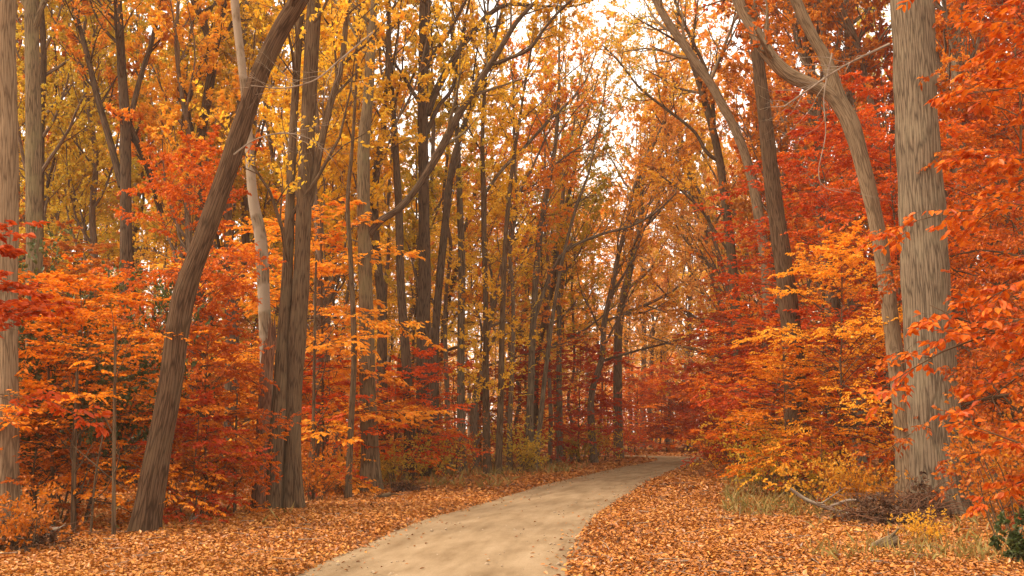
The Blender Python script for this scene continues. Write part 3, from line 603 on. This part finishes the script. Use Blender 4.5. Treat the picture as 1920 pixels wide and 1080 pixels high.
# right
place(bC, 'tall red beech with tiers reaching toward the road, left of the forking pale tree', 1560, 25.6, .6, 1.0, C('red'), GB)
place(bC, 'tall vermilion beech behind the forking pale tree', 1650, 28.5, 3.4, 1.06, C('vermilion'), GB)
place(bC, 'tall red beech right of the forking pale tree, in front of the background trunks', 1700, 23.5, 1.9, V3(.7, 1.05), C('vermilion'), GB)
place(bC, 'tall orange beech above the right edge, behind the nearest leaves', 1950, 18.5, 5.3, V3(.8, 1.1), C('near'), GB)
place(bE, 'yellow orange beech glowing below the red one, right of the road', 1570, 22.3, 1.7, V3(.66, .78), C('apricot'), GB)
place(bB, 'orange beech low in front of the red shaded trunk', 1480, 22.2, 5.0, .68, C('orange'), GB)
place(bA, 'orange beech between the road and the red shaded trunk', 1430, 31, 2.5, .9, C('orange'), GB)
place(bE, 'large orange beech behind the right side of the massive trunk', 1900, 20.5, .2, V3(.75, 1.1), C('orange'), GB)
place(bA, 'red orange beech at the right edge, its lower layers over the verge', 1960, 15.0, 2.9, V3(.5, .85), C('near'), GB)
place(bD, 'pinkish red sapling low among yellow leaves right of the road', 1540, 20.6, 1.3, .55, C('red'), GB)
place(bC, 'tall vermilion beech at the right edge behind the nearest leaves', 1890, 27, 4.4, 1.1, C('vermilion'), GB)
place(bA, 'red beech on the right where the road bends', 1385, 44, .9, 1.1, C('red'), GB)
place(bE, 'vermilion beech at the end of the road, left one', 1250, 68, 2.0, .85, C('vermilion'), GB)
place(bE, 'orange beech at the end of the road, right one', 1345, 66, 4.0, .85, C('orange'), GB)
place(bC, 'broad red beech overhanging the far right verge', 1410, 39, 1.2, V3(.8, .85), C('red'), GB)
bG = spray_tree('young_tree', 48, 10.5, 2.9, 40, .095, 11, 5, 7, low=.42, r0=.07)
bN = spray_tree('near_beech', 46, 6.2, 1.5, 46, .072, 10, 5, 6, bias=(-.35, 0, 0), r0=.05, leaf='orange', droop=.35)
place(bN, 'nearest beech reaching in from the right edge with large orange red leaves', 2125, 7.4, 0, 1.0, C('near'), GB)
bM = spray_tree('near_beech', 47, 3.4, 1.3, 13, .085, 8, 4, 6, bias=(.5, 0, 0), r0=.04, leaf='red', low=.55)
place(bM, 'dark red branches reaching in low from the left edge', -120, 10.2, 0, 1.0, C('red'), GB)

# green holly and shrubs
h1 = shrub('holly_bush', 51, 4.6, 20, .10, 11, 'green', lv=(8, 6), spreadA=.45, cat='bush')
place(h1, 'dark green holly bush behind the left beeches', 92, 16.2, 0, V3(.7, .92), None, 'green bushes')
place(h1, 'olive green bush low behind the left edge trunk', 130, 19.8, 2, V3(.8, .85), Fo('green'), 'green bushes')
h2 = shrub('holly_sprig', 52, .7, 12, .09, 7, 'green', lv=(6, 3), spreadA=.8, cat='bush')
place(h2, 'small green leafy sprig at the bottom right corner', 1900, 11.2, 0, .7, None, 'green bushes')
s1 = shrub('verge_shrub', 53, 1.5, 18, .07, 6, 'olive', lv=(7, 4), spreadA=.7, keep=.7)
s2 = shrub('verge_shrub', 54, 1.0, 16, .065, 6, 'yellow', lv=(6, 4), spreadA=.9, keep=.6)
s3 = shrub('verge_shrub', 55, 2.2, 14, .075, 6, 'gold', lv=(7, 5), spreadA=.5, keep=.7)
GS = 'shrubs along the verges'
SH = [(s3, 'yellow green shrub where the right verge begins, nearest the bend', 1385, 31, .2, 1.15, 'yellow'),
      (s1, 'olive shrub on the right verge below the amber beech', 1440, 26, 1, 1.0, 'olive'),
      (s1, 'twiggy olive shrub on the right verge nearer the fallen branch', 1500, 22.5, 3, .9, 'olive'),
      (s2, 'low yellow shrub behind the curved fallen branch', 1560, 19.5, 2, 1.0, 'gold'),
      (s2, 'low orange shrub left of the massive trunk, behind the brush pile', 1610, 19.0, 4, .9, 'amber'),
      (s1, 'orange leaved shrub right of the foot of the massive trunk', 1905, 17.0, 2, 1.0, 'amber'),
      (s2, 'small golden leaved plant by the log at lower right', 1725, 13.4, 1, .42, 'gold'),
      (s3, 'thin stemmed orange shrub at the right edge', 1900, 14, 5, .9, 'rust'),
      (s1, 'brown shrub on the left verge between the lichen covered and dark trunks', 745, 26.5, 1, .85, 'olive'),
      (s2, 'low brown shrub at the foot of the lichen covered trunk', 665, 25.5, 2, 1.0, 'gold'),
      (s1, 'green brown shrub on the left verge below the tall dark trunk', 810, 30, 2, 1.0, 'olive'),
      (s3, 'rusty shrub on the left verge left of the yellow pair', 855, 32.5, 3, .85, 'rust'),
      (s1, 'olive shrub right of the yellow pair on the left verge', 970, 34.5, 4, 1.1, 'olive'),
      (s3, 'yellow green shrub far along the left verge', 1115, 47, 5, 1.0, 'yellow'),
      (s1, 'small green shrub near the bend on the left verge', 1090, 44.5, 0, 1.1, 'olive'),
      (s1, 'rusty brown shrub behind the foot of the twin stems', 590, 22.0, 5.5, .8, 'rust'),
      (s2, 'low leafy shrub at the far left bottom corner', 60, 12.6, 1, .8, 'rust'),
      (s3, 'rusty shrub under the red beeches left of the twin stems', 380, 17.4, 2, .8, 'rust'),
      (s1, 'reddish shrub at the bend on the right verge', 1345, 47, 2, 1.2, 'rust'),
      (s3, 'red shrub beyond the bend in the road', 1180, 62, 4, 1.0, 'red')]
for pr, lb_, px, Y, rz, s, c_ in SH: place(pr, lb_, px, Y, rz, s, Fo(c_), GS)

for j, (px, Y, c_, lb_) in enumerate([(1190, 66, 'orange', 'low orange beech closing the bend, leftmost of five'), (1235, 72, 'vermilion', 'low vermilion beech closing the bend, second of five from left'), (1290, 69, 'red', 'low red beech closing the bend, middle of five'), (1330, 74, 'orange', 'low orange beech closing the bend, fourth of five from left'), (1372, 66, 'vermilion', 'low vermilion beech closing the bend, rightmost of five')]):
    place(bB, lb_, px, Y, j * 1.7, V3(1.5, 1.15), C(c_), 'low beeches closing the bend')

# ------------------------------------------------------------------ the woods behind
cA = canopy_tree('forest_tree', 61, 19, .18, .30, 18, 5.0, .112, nl=12, keep=.75)
cB = canopy_tree('forest_tree', 62, 22, .21, .34, 19, 5.5, .112, nl=12, keep=.75, wob=.16)
cC = canopy_tree('forest_tree', 63, 16, .13, .26, 17, 4.2, .108, nl=12, keep=.75, wob=.14)
cD = canopy_tree('arching_forest_tree', 64, 17, .17, .25, 22, 5.5, .078, lean=(.28, 0), bias=(.9, 0, .2), trop=.06, nl=13, keep=.95)
cE = canopy_tree('arching_forest_tree', 65, 19, .19, .28, 22, 6.0, .078, lean=(.2, 0), bias=(.8, 0, .2), trop=.08, wob=.15, nl=13, keep=.95)
cF = canopy_tree('pole_tree', 66, 18, .10, .45, 11, 2.6, .10, nl=8, lv=(6, 4, 4), epi=30, keep=.8)
cG = canopy_tree('pole_tree', 67, 16, .085, .5, 10, 2.6, .10, nl=7, lv=(6, 4, 4), wob=.16, epi=14)
for j, (px, Y, pr, c_, rz, s_, lb_) in enumerate([
    (1115, 44.5, cD, 'apricot', .0, 1.0, 'apricot coloured arching tree on the left verge just before the bend'), (1160, 52, cE, 'yellow', .2, 1.4, 'tall yellow arching tree at the left inside of the bend'),
    (1412, 44, cD, 'pale', 3.1, .95, 'peach leaved tree leaning left over the right verge before the bend'), (1378, 52, cE, 'pale', 3.3, 1.2, 'peach leaved tree leaning left over the bend'), (1470, 50, cD, 'yellow', 2.9, 1.0, 'yellow tree leaning left behind the right verge shrubs'),
    (1205, 78, cA, 'pale', 0, 1.35, 'peach leaved tall tree at the end of the road, left one'), (1290, 80, cB, 'yellow', 1, 1.25, 'yellow tall tree at the end of the road, middle one'), (1340, 76, cA, 'pale', 2, 1.1, 'peach leaved tall tree at the end of the road, right one'),
    (1255, 92, cB, 'pale', 4, .95, 'peach leaved tall tree far beyond the end of the road'),
    (165, 31, cC, 'olive', 1, 1.15, 'olive leaved tall tree left of the crooked dark trunk, nearest of those behind it'), (310, 33, cA, 'olive', 2, 1.0, 'olive leaved tall tree between the crooked dark trunk and the dark fork'),
    (430, 34, cB, 'olive', 3, .95, 'olive leaved tall tree just behind the dark fork on its right'), (120, 40, cA, 'olive', 4, 1.1, 'olive leaved tall tree farther back between the mossy and crooked dark trunks'), (255, 43, cB, 'olive', 5, 1.1, 'olive leaved tall tree farther back behind the crooked dark trunk'),
    (380, 46, cA, 'yellow', 0, 1.2, 'yellow tall tree farther back behind the dark fork'), (520, 40, cC, 'yellow', 1, 1.3, 'yellow tall tree behind the twin stems on their left'), (210, 54, cB, 'gold', 2, 1.2, 'golden tall tree deep in the wood behind the crooked dark trunk'), (330, 58, cA, 'amber', 2, 1.3, 'amber tall tree deep in the wood left of the dark fork'), (20, 36, cC, 'rust', 2, 1.2, 'rust coloured tall tree behind the left edge trunk'),
    (610, 44, cA, 'gold', 3, 1.1, 'golden tall tree behind the twin stems on their right'), (35, 50, cB, 'gold', 2, 1.2, 'golden tall tree deep behind the left edge trunk'),
    (1860, 31, cC, 'rust', 2, 1.1, 'rust coloured tall tree at right behind the massive trunk, nearer one'), (1910, 35, cA, 'orange', 5, 1.1, 'orange tall tree by the right edge behind the beeches'), (1825, 38, cB, 'red', 1, 1.0, 'red tall tree at right behind the massive trunk, farther one'),
    (1680, 33, cC, 'red', 3, 1.15, 'red tall tree between the forking pale tree and the massive trunk'), (1460, 36, cC, 'orange', 4, 1.1, 'orange tall tree left behind the red shaded trunk'), (1620, 42, cA, 'rust', 4, 1.1, 'rust coloured tall tree behind the forking pale tree')]):
    place(pr, lb_, px, Y, rz, s_, {'crown': LM[c_], 'trunk': BM['far'], 'branches': BM['far']}, 'trees of the wood behind the front row')
G2 = 'young golden trees in the middle distance'
for (pr, px, Y, s_, c_, lb_) in [(bG, 655, 42, 1.25, 'gold', 'young golden tree behind the slender crooked stem'), (bG, 830, 47, 1.3, 'yellow', 'young yellow tree behind the tall dark trunk'), (bG, 900, 41, 1.15, 'yellow', 'young yellow tree just behind the yellow leaved pair'), (bG, 985, 50, 1.35, 'gold', 'young golden tree behind the foot of the arching trunk'),
    (bG, 1060, 47.5, 1.25, 'yellow', 'young yellow tree right of the arching trunk'), (bG, 1120, 60, 1.5, 'apricot', 'young apricot coloured tree far along the left verge'), (bG, 1180, 72, 1.6, 'pale', 'young peach leaved tree beyond the bend, left one'), (bG, 1300, 78, 1.7, 'pale', 'young peach leaved tree beyond the bend, right one'), (bG, 1400, 60, 1.5, 'gold', 'young golden tree behind the right verge at the bend'),
    (bG, 735, 58, 1.6, 'gold', 'young golden tree deep behind the lichen covered trunk'), (bG, 560, 50, 1.4, 'yellow', 'young yellow tree behind the twin stems'), (bG, 470, 36, 1.0, 'olive', 'young olive leaved tree left behind the twin stems'), (bG, 130, 34, 1.1, 'olive', 'young olive leaved tree between the mossy and the crooked dark trunks'), (bG, 300, 42, 1.2, 'gold', 'young golden tree behind the crooked dark trunk')]:
    place(pr, lb_, px, Y, Y * 1.7, V3(s_ * .8, s_), C(c_), G2)
rng = np.random.RandomState(77)
marks = [(15, 'the left edge trunk'), (64, 'the mossy trunk'), (236, 'the crooked dark trunk'), (375, 'the dark fork'), (480, 'the pale flaking trunk'), (565, 'the twin stems'), (690, 'the lichen covered trunk'), (795, 'the tall dark trunk'), (925, 'the yellow leaved pair'), (1010, 'the arching trunk'), (1200, 'the end of the road'), (1370, 'the right verge'), (1480, 'the red shaded trunk'), (1640, 'the forking pale tree'), (1750, 'the massive trunk'), (1860, 'the right edge')]
cn = dict(apricot='apricot coloured', gold='golden', amber='amber orange', yellow='yellow', olive='olive brown', pale='peach coloured', rust='rust coloured', red='red', vermilion='bright red', orange='orange')
def wherelab(px, Y, kind, c_):
    mk = min(marks, key=lambda q: abs(q[0] - px))
    sd = 'left of' if px < mk[0] - 18 else ('right of' if px > mk[0] + 18 else 'behind')
    dep = 'second row' if Y < 34 else ('a few rows back' if Y < 48 else ('deep in the wood' if Y < 70 else 'far back'))
    return '%s %s, %s, %s %s' % (cn[c_], kind, dep, sd, mk[1])
pos = []
def ok(x, y, dmin):
    return all((x - a_) ** 2 + (y - b_) ** 2 > dmin ** 2 for a_, b_ in pos)
tries = 0; cnt = 0
while cnt < 188 and tries < 12000:
    tries += 1
    Y = 26 + 82 * rng.rand() ** .85; px = rng.uniform(-150, 2070)
    x = at(px, HZ + 20, Y)[0]
    dr = float(road_dist(np.array([x]), np.array([Y]))[0])
    if dr < (3.6 if Y < 50 else 3.0): continue
    if px > 1100 and px < 1340 and Y < 80: continue
    if not ok(x, Y, 2.6 if Y < 50 else 3.6): continue
    pos.append((x, Y)); cnt += 1
    left = px < 1230
    if left:
        if px < 620: c_ = rng.choice(['gold', 'yellow', 'olive', 'gold', 'yellow', 'olive', 'amber'])
        elif px < 1020: c_ = rng.choice(['gold', 'amber', 'yellow', 'yellow', 'olive'])
        else: c_ = rng.choice(['apricot', 'yellow', 'pale', 'pale'])
    else:
        c_ = rng.choice(['gold', 'pale', 'pale', 'yellow']) if px < 1450 else rng.choice(['amber', 'rust', 'gold', 'red', 'orange', 'olive'])
    near_road = dr < 9 and 30 < Y < 80
    u = rng.rand()
    if near_road and u < .45:
        pr = [cD, cE][rng.randint(2)]; rz = (0 if left else math.pi) + .5 * rng.randn(); kind = 'arching tree'
    elif u < .5: pr = [cF, cG][rng.randint(2)]; rz = rng.rand() * 6.28; kind = 'thin tree'
    else: pr = [cA, cB, cC][rng.randint(3)]; rz = rng.rand() * 6.28; kind = 'tall tree'
    bk = rng.choice(['far', 'dark', 'far', 'brown'])
    o = place(pr, wherelab(px, Y, kind, c_), px, Y, rz, float(rng.uniform(.85, 1.15)), {'crown': LM[c_], 'trunk': BM[bk], 'branches': BM['far']}, 'trees of the wood behind the front row')
for j, (px, Y) in enumerate([(845, 36), (885, 39), (955, 37), (975, 43), (1030, 42), (1070, 49), (725, 36), (625, 35)]):
    place([cF, cG][j % 2], ['slim yellow leaved pole between the tall dark trunk and the grey trunk', 'slim yellow leaved pole left of the yellow pair', 'slim yellow leaved pole just right of the yellow pair', 'slim golden pole farther behind the yellow pair', 'slim yellow leaved pole right of the arching trunk foot', 'slim golden pole farther along the left verge', 'slim golden pole left of the tall dark trunk', 'slim golden pole left behind the slender crooked stem'][j], px, Y, j * 1.3, 1.0, {'crown': LM['yellow' if j % 3 else 'gold'], 'trunk': BM['far'], 'branches': BM['far']}, 'slim yellow leaved poles')
# deeper understory
cnt = 0; tries = 0
while cnt < 76 and tries < 4000:
    tries += 1
    Y = 24 + 80 * rng.rand() ** .9; px = rng.uniform(-100, 2020); x = at(px, HZ + 20, Y)[0]
    dr = float(road_dist(np.array([x]), np.array([Y]))[0])
    if dr < 3.0 or not ok(x, Y, 1.6): continue
    if 560 < px < 1120 and Y < 48 and rng.rand() < .65: continue
    pos.append((x, Y)); cnt += 1
    if px < 950: c_ = rng.choice(['orange', 'vermilion', 'amber', 'rust', 'vermilion', 'rust'])
    elif px < 1350: c_ = rng.choice(['vermilion', 'rust', 'orange', 'amber'])
    else: c_ = rng.choice(['orange', 'red', 'vermilion', 'rust', 'amber'])
    pr = [bA, bB, bE, bB][rng.randint(4)]
    place(pr, wherelab(px, Y, 'low beech', c_), px, Y, rng.rand() * 6.28, float(rng.uniform(.8, 1.25)), C(c_), 'low beeches scattered through the wood')

# far wood beyond 105 m that reads as one mass
rng = np.random.RandomState(5); bb, lb = Buf(), Buf(); n = 420
yy = rng.uniform(108, 165, n); xx = rng.uniform(-1, 1, n) * yy * .62; H = rng.uniform(9, 16, n)
Pf = np.stack([np.stack([xx + rng.randn(n) * .3 * q, yy, H * q / 5], -1) for q in range(6)], 1); tube(bb, Pf, np.full((n, 1), .17) * np.linspace(1, .3, 6)[None], 5, rng=rng)
P1, R1 = spawn(Pf, np.full((n, 6), .07), 12, .3, 1, .25, .8, rng, 4, .1, .1, False, .3, 1); tube(bb, P1, R1, 3, rng=rng)
nb_ = 110; cpos = P1[:, 1:, :].reshape(-1, 3); pick = cpos[rng.randint(len(cpos), size=210000)] + rng.randn(210000, 3) * np.array([1.1, 1.1, .8])
leafmesh(lb, pick, rng.randn(len(pick), 3), rng.randn(len(pick), 3), .32, 0, rng)
low = np.c_[rng.uniform(-1, 1, 90000) * 95, rng.uniform(106, 160, 90000), rng.rand(90000) ** 1.1 * 8]; lw = Buf()
leafmesh(lw, low, rng.randn(90000, 3), rng.randn(90000, 3), .34, 0, rng)
rt = bpy.data.objects.new('far_wood', None); COL.objects.link(rt); rt.location = (0, 108, 0); tag(rt, 'hazy far wood of orange and brown trees closing the view beyond the bend', 'wood', kind='stuff')
for o_, nm, mt in ((bb, 'trunk', BM['far']), (lb, 'crown', LM['pale']), (lw, 'undergrowth', LM['amber'])):
    q = o_.build(nm, mt, rt, nm == 'trunk', loc=(0, -108, 0)); q['kind'] = 'stuff'

# ------------------------------------------------------------------ sticks, logs, brush, grass
def stick(name, label, pts, Y, bark='twig', twigs=4, cat='branch', seed=0, sides=8, lift=None, group=None, twL=.5):
    rng = np.random.RandomState(seed + 300); P = []; R = []
    for q in pts:
        d = Y + (q[3] if len(q) > 3 else 0); P.append(at(q[0], q[1], d)); R.append(wpx(q[2], d) / 2)
    P = np.array(P); base = P.mean(0); base[2] = gz(base[0], base[1])
    S = resample(np.c_[P - base, R], 12 * len(pts)); rt = root(name, base, label, cat, group)
    bb = Buf(); tube(bb, S[None, :, :3], np.maximum(S[None, :, 3], .003), sides, .003, 0, rng); bb.build('stem', BM[bark], rt, True)
    if twigs:
        P1, R1 = spawn(S[None, :, :3], S[None, :, 3], twigs, .2, 1, twL, .6, rng, 6, .02, .15, False, .3, .5); bb = Buf(); tube(bb, P1, R1, 4, rng=rng)
        P2, R2_ = spawn(P1, R1, 4, .2, 1, .4, .7, rng, 5, .0, .18, False, .3, .6); tube(bb, P2, R2_, 3, rng=rng); bb.build('twigs', BM[bark], rt, True)
    return rt
stick('fallen_branch', 'curved pale bare fallen branch on the right verge', [(1482, 916, 6), (1510, 936, 8), (1545, 950, 8), (1578, 961, 9), (1610, 968, 8)], 17.6, seed=1)
stick('fallen_branch', 'thin pale branch arching over the brush beside the curved fallen branch', [(1555, 950, 5), (1590, 938, 5), (1620, 941, 4), (1650, 950, 4)], 17.2, seed=2, twigs=3)
stick('fallen_log', 'short mossy log at lower right in front of the brush pile', [(1592, 1062, 20), (1618, 1045, 26), (1650, 1025, 28), (1682, 1010, 24)], 12.4, 'mossy', 2, 'log', 3, 14)
stick('fallen_branch', 'pale cut branch lying at the far left bottom', [(48, 1006, 8), (75, 997, 9), (110, 992, 10)], 13.4, 'twig', 2, seed=4)
stick('fallen_branch', 'second pale stick crossing the cut branch at the far left bottom', [(42, 1010, 6), (60, 998, 6), (80, 986, 5)], 13.2, 'twig', 0, seed=5)
stick('fallen_branch', 'short dark fallen branch on the left verge below the lichen covered trunk', [(692, 939, 8), (712, 932, 9), (733, 926, 8)], 22.5, 'brown', 2, seed=6)
stick('fallen_branch', 'forked grey stick between the leaning trunk and the twin stems', [(345, 985, 4), (360, 975, 6), (372, 966, 5)], 16.0, 'twig', 2, seed=7)
# low dead stems under the left beeches
for j, (px, Y, h, w_, lb_) in enumerate([(137, 14.6, 2.4, 12, 'bare straight stem left of the leaning trunk, thickest of the thin stems'), (213, 14.0, 3.0, 9, 'thin bare stem just left of the leaning trunk foot'), (170, 14.3, 1.6, 6, 'thin slanting dark stem between the two bare stems'), (440, 18, 2.2, 7, 'thin stem under the red beeches near the twin stems'), (100, 15.4, 2.6, 9, 'thin stem right of the left edge trunk'),
                                         (587, 22.5, 5.5, 8, 'thin upright stem right of the twin stems'), (606, 25, 7, 6, 'second thin upright stem right of the twin stems')]):
    y0 = HZ + CAMZ * F / Y; y1 = y0 - h / Y * F; sl = [8, 4, 26, 5, -10, 6, -5][j]
    stick('thin_sapling', lb_, [(px, y0 + 4, w_), (px + sl * .3, (y0 + y1) / 2, w_ * .8), (px + sl, y1, w_ * .5)], Y, 'brown', 7, 'sapling', 20 + j, 8, group='thin bare stems under the trees', twL=.3)
# bare twigs on the forking pale tree and hanging twigs at upper left
stick('bare_bough', 'tangle of pale bare twigs hanging in front of the forking pale tree', [(1668, 82, 6), (1620, 105, 5), (1575, 128, 4), (1520, 165, 4), (1470, 200, 3)], 18.2, 'twig', 16, 'branch', 40, 6, twL=.45)
stick('bare_bough', 'long pale bare twig drooping before the fork of the pale tree', [(1560, 100, 4), (1545, 180, 3), (1548, 250, 2), (1535, 320, 2), (1545, 350, 1.5), (1580, 362, 1)], 18.6, 'twig', 4, 'branch', 41, 5)
stick('bare_bough', 'pale bare twigs crossing the leaning trunk and twin stems near the top left', [(700, 60, 4), (640, 110, 4), (590, 150, 3), (530, 165, 3), (470, 160, 2)], 14, 'twig', 12, 'branch', 42, 5, twL=.5)
stick('bare_bough', 'fine pale bare twigs reaching right from the leaning trunk at mid height', [(438, 290, 4), (478, 262, 3), (530, 250, 3), (585, 262, 2), (625, 300, 1.5)], 14.2, 'twig', 9, 'branch', 43, 5, twL=.4)

def brush(name, label, px, Y, rad, h, nst, nlf, seed, mat='dead'):
    rng = np.random.RandomState(seed); x = at(px, HZ + 20, Y)[0]; rt = root(name, (x, Y, gz(x, Y)), label, 'brush pile')
    p = np.c_[rng.randn(nst, 2) * rad * .45, rng.rand(nst) * h * .5]; D_ = nrm(np.c_[rng.randn(nst, 2), .5 * rng.randn(nst)]); out_ = [p]
    for q in range(5): D_ = nrm(D_ + .25 * rng.randn(nst, 3)); p = p + D_ * .18; p[:, 2] = np.clip(p[:, 2], .0, h); out_.append(p)
    P1 = np.stack(out_, 1); bb = Buf(); tube(bb, P1, np.full((nst, 6), .008) * np.linspace(1, .3, 6), 4, rng=rng); bb.build('twigs', BM['snag'], rt, True)
    lb = Buf(); q = np.c_[rng.randn(nlf, 2) * rad * .45, rng.rand(nlf) ** 1.6 * h]; q[:, 2] *= np.exp(-(q[:, 0] ** 2 + q[:, 1] ** 2) / rad ** 2)
    leafmesh(lb, q, rng.randn(nlf, 3), rng.randn(nlf, 3), .08, 1, rng, .36, .4); lb.build('dead_leaves', LM[mat], rt)
brush('brush_pile', 'dark heap of dead leaves and twigs at the foot of the massive trunk', 1645, 16.2, .62, .45, 220, 900, 1)
brush('brush_pile', 'dark dead leaf clump leaning against the base of the massive trunk', 1722, 17.5, .35, .8, 110, 500, 2)
brush('brush_pile', 'dark brush heap in the bottom left corner', 50, 12.9, .6, .35, 60, 650, 3)
brush('brush_pile', 'small dark leaf heap on the left verge below the tall dark trunk', 760, 24.6, .4, .22, 30, 350, 4)

# dry grass and ground plants on the verges
rng = np.random.RandomState(9); b = Buf()
def grass(n, px0, px1, Y0, Y1, h, cl):
    Y = rng.uniform(Y0, Y1, n); px = rng.uniform(px0, px1, n); x = (px - 960) / F * Y
    c = wave(x, Y, 31, 6, .8, 4) + .5 * rng.randn(n) > cl; x, Y = x[c], Y[c]; d = road_dist(x, Y); k_ = d > .6; x, Y = x[k_], Y[k_]; n = len(x)
    z = height(x, Y); a_ = nrm(np.c_[.45 * rng.randn(n, 2), np.ones(n)])
    leafmesh(b, np.c_[x, Y, z], a_, rng.randn(n, 3), h, 0, rng, .016, .5)
grass(9000, 1350, 1640, 17, 34, .2, .2); grass(3500, 1500, 1950, 11, 17, .16, .5); grass(7000, 560, 1100, 25, 44, .3, .4); grass(1500, 0, 560, 14, 22, .22, .8)
o = b.build('dry_grass', leafmat('grass_dry', [(.30, .20, .05), (.42, .27, .08), (.22, .18, .04), (.45, .22, .06)], .3, 0)); tag(o, 'dry olive and brown grass blades along the verges', 'grass', kind='stuff')

# light autumn haze
hz = bpy.data.meshes.new('haze'); X0, X1, Y0, Y1, Z0, Z1 = -300, 300, -90, 380, -3, 36
hz.from_pydata([(x, y, z) for x in (X0, X1) for y in (Y0, Y1) for z in (Z0, Z1)], [], [(0, 1, 3, 2), (4, 6, 7, 5), (0, 4, 5, 1), (2, 3, 7, 6), (0, 2, 6, 4), (1, 5, 7, 3)])
m = bpy.data.materials.new('haze'); m.use_nodes = True; t = m.node_tree; t.nodes.clear(); out = t.nodes.new('ShaderNodeOutputMaterial')
pv = t.nodes.new('ShaderNodeVolumePrincipled'); pv.inputs['Density'].default_value = .0005; pv.inputs['Color'].default_value = (.98, .88, .74, 1); pv.inputs['Anisotropy'].default_value = .2
t.links.new(pv.outputs[0], out.inputs['Volume']); hz.materials.append(m)
o = bpy.data.objects.new('haze', hz); COL.objects.link(o); tag(o, 'thin warm haze lightening the far trees along the bend', 'haze', kind='stuff')
sc.cycles.volume_bounces = 1
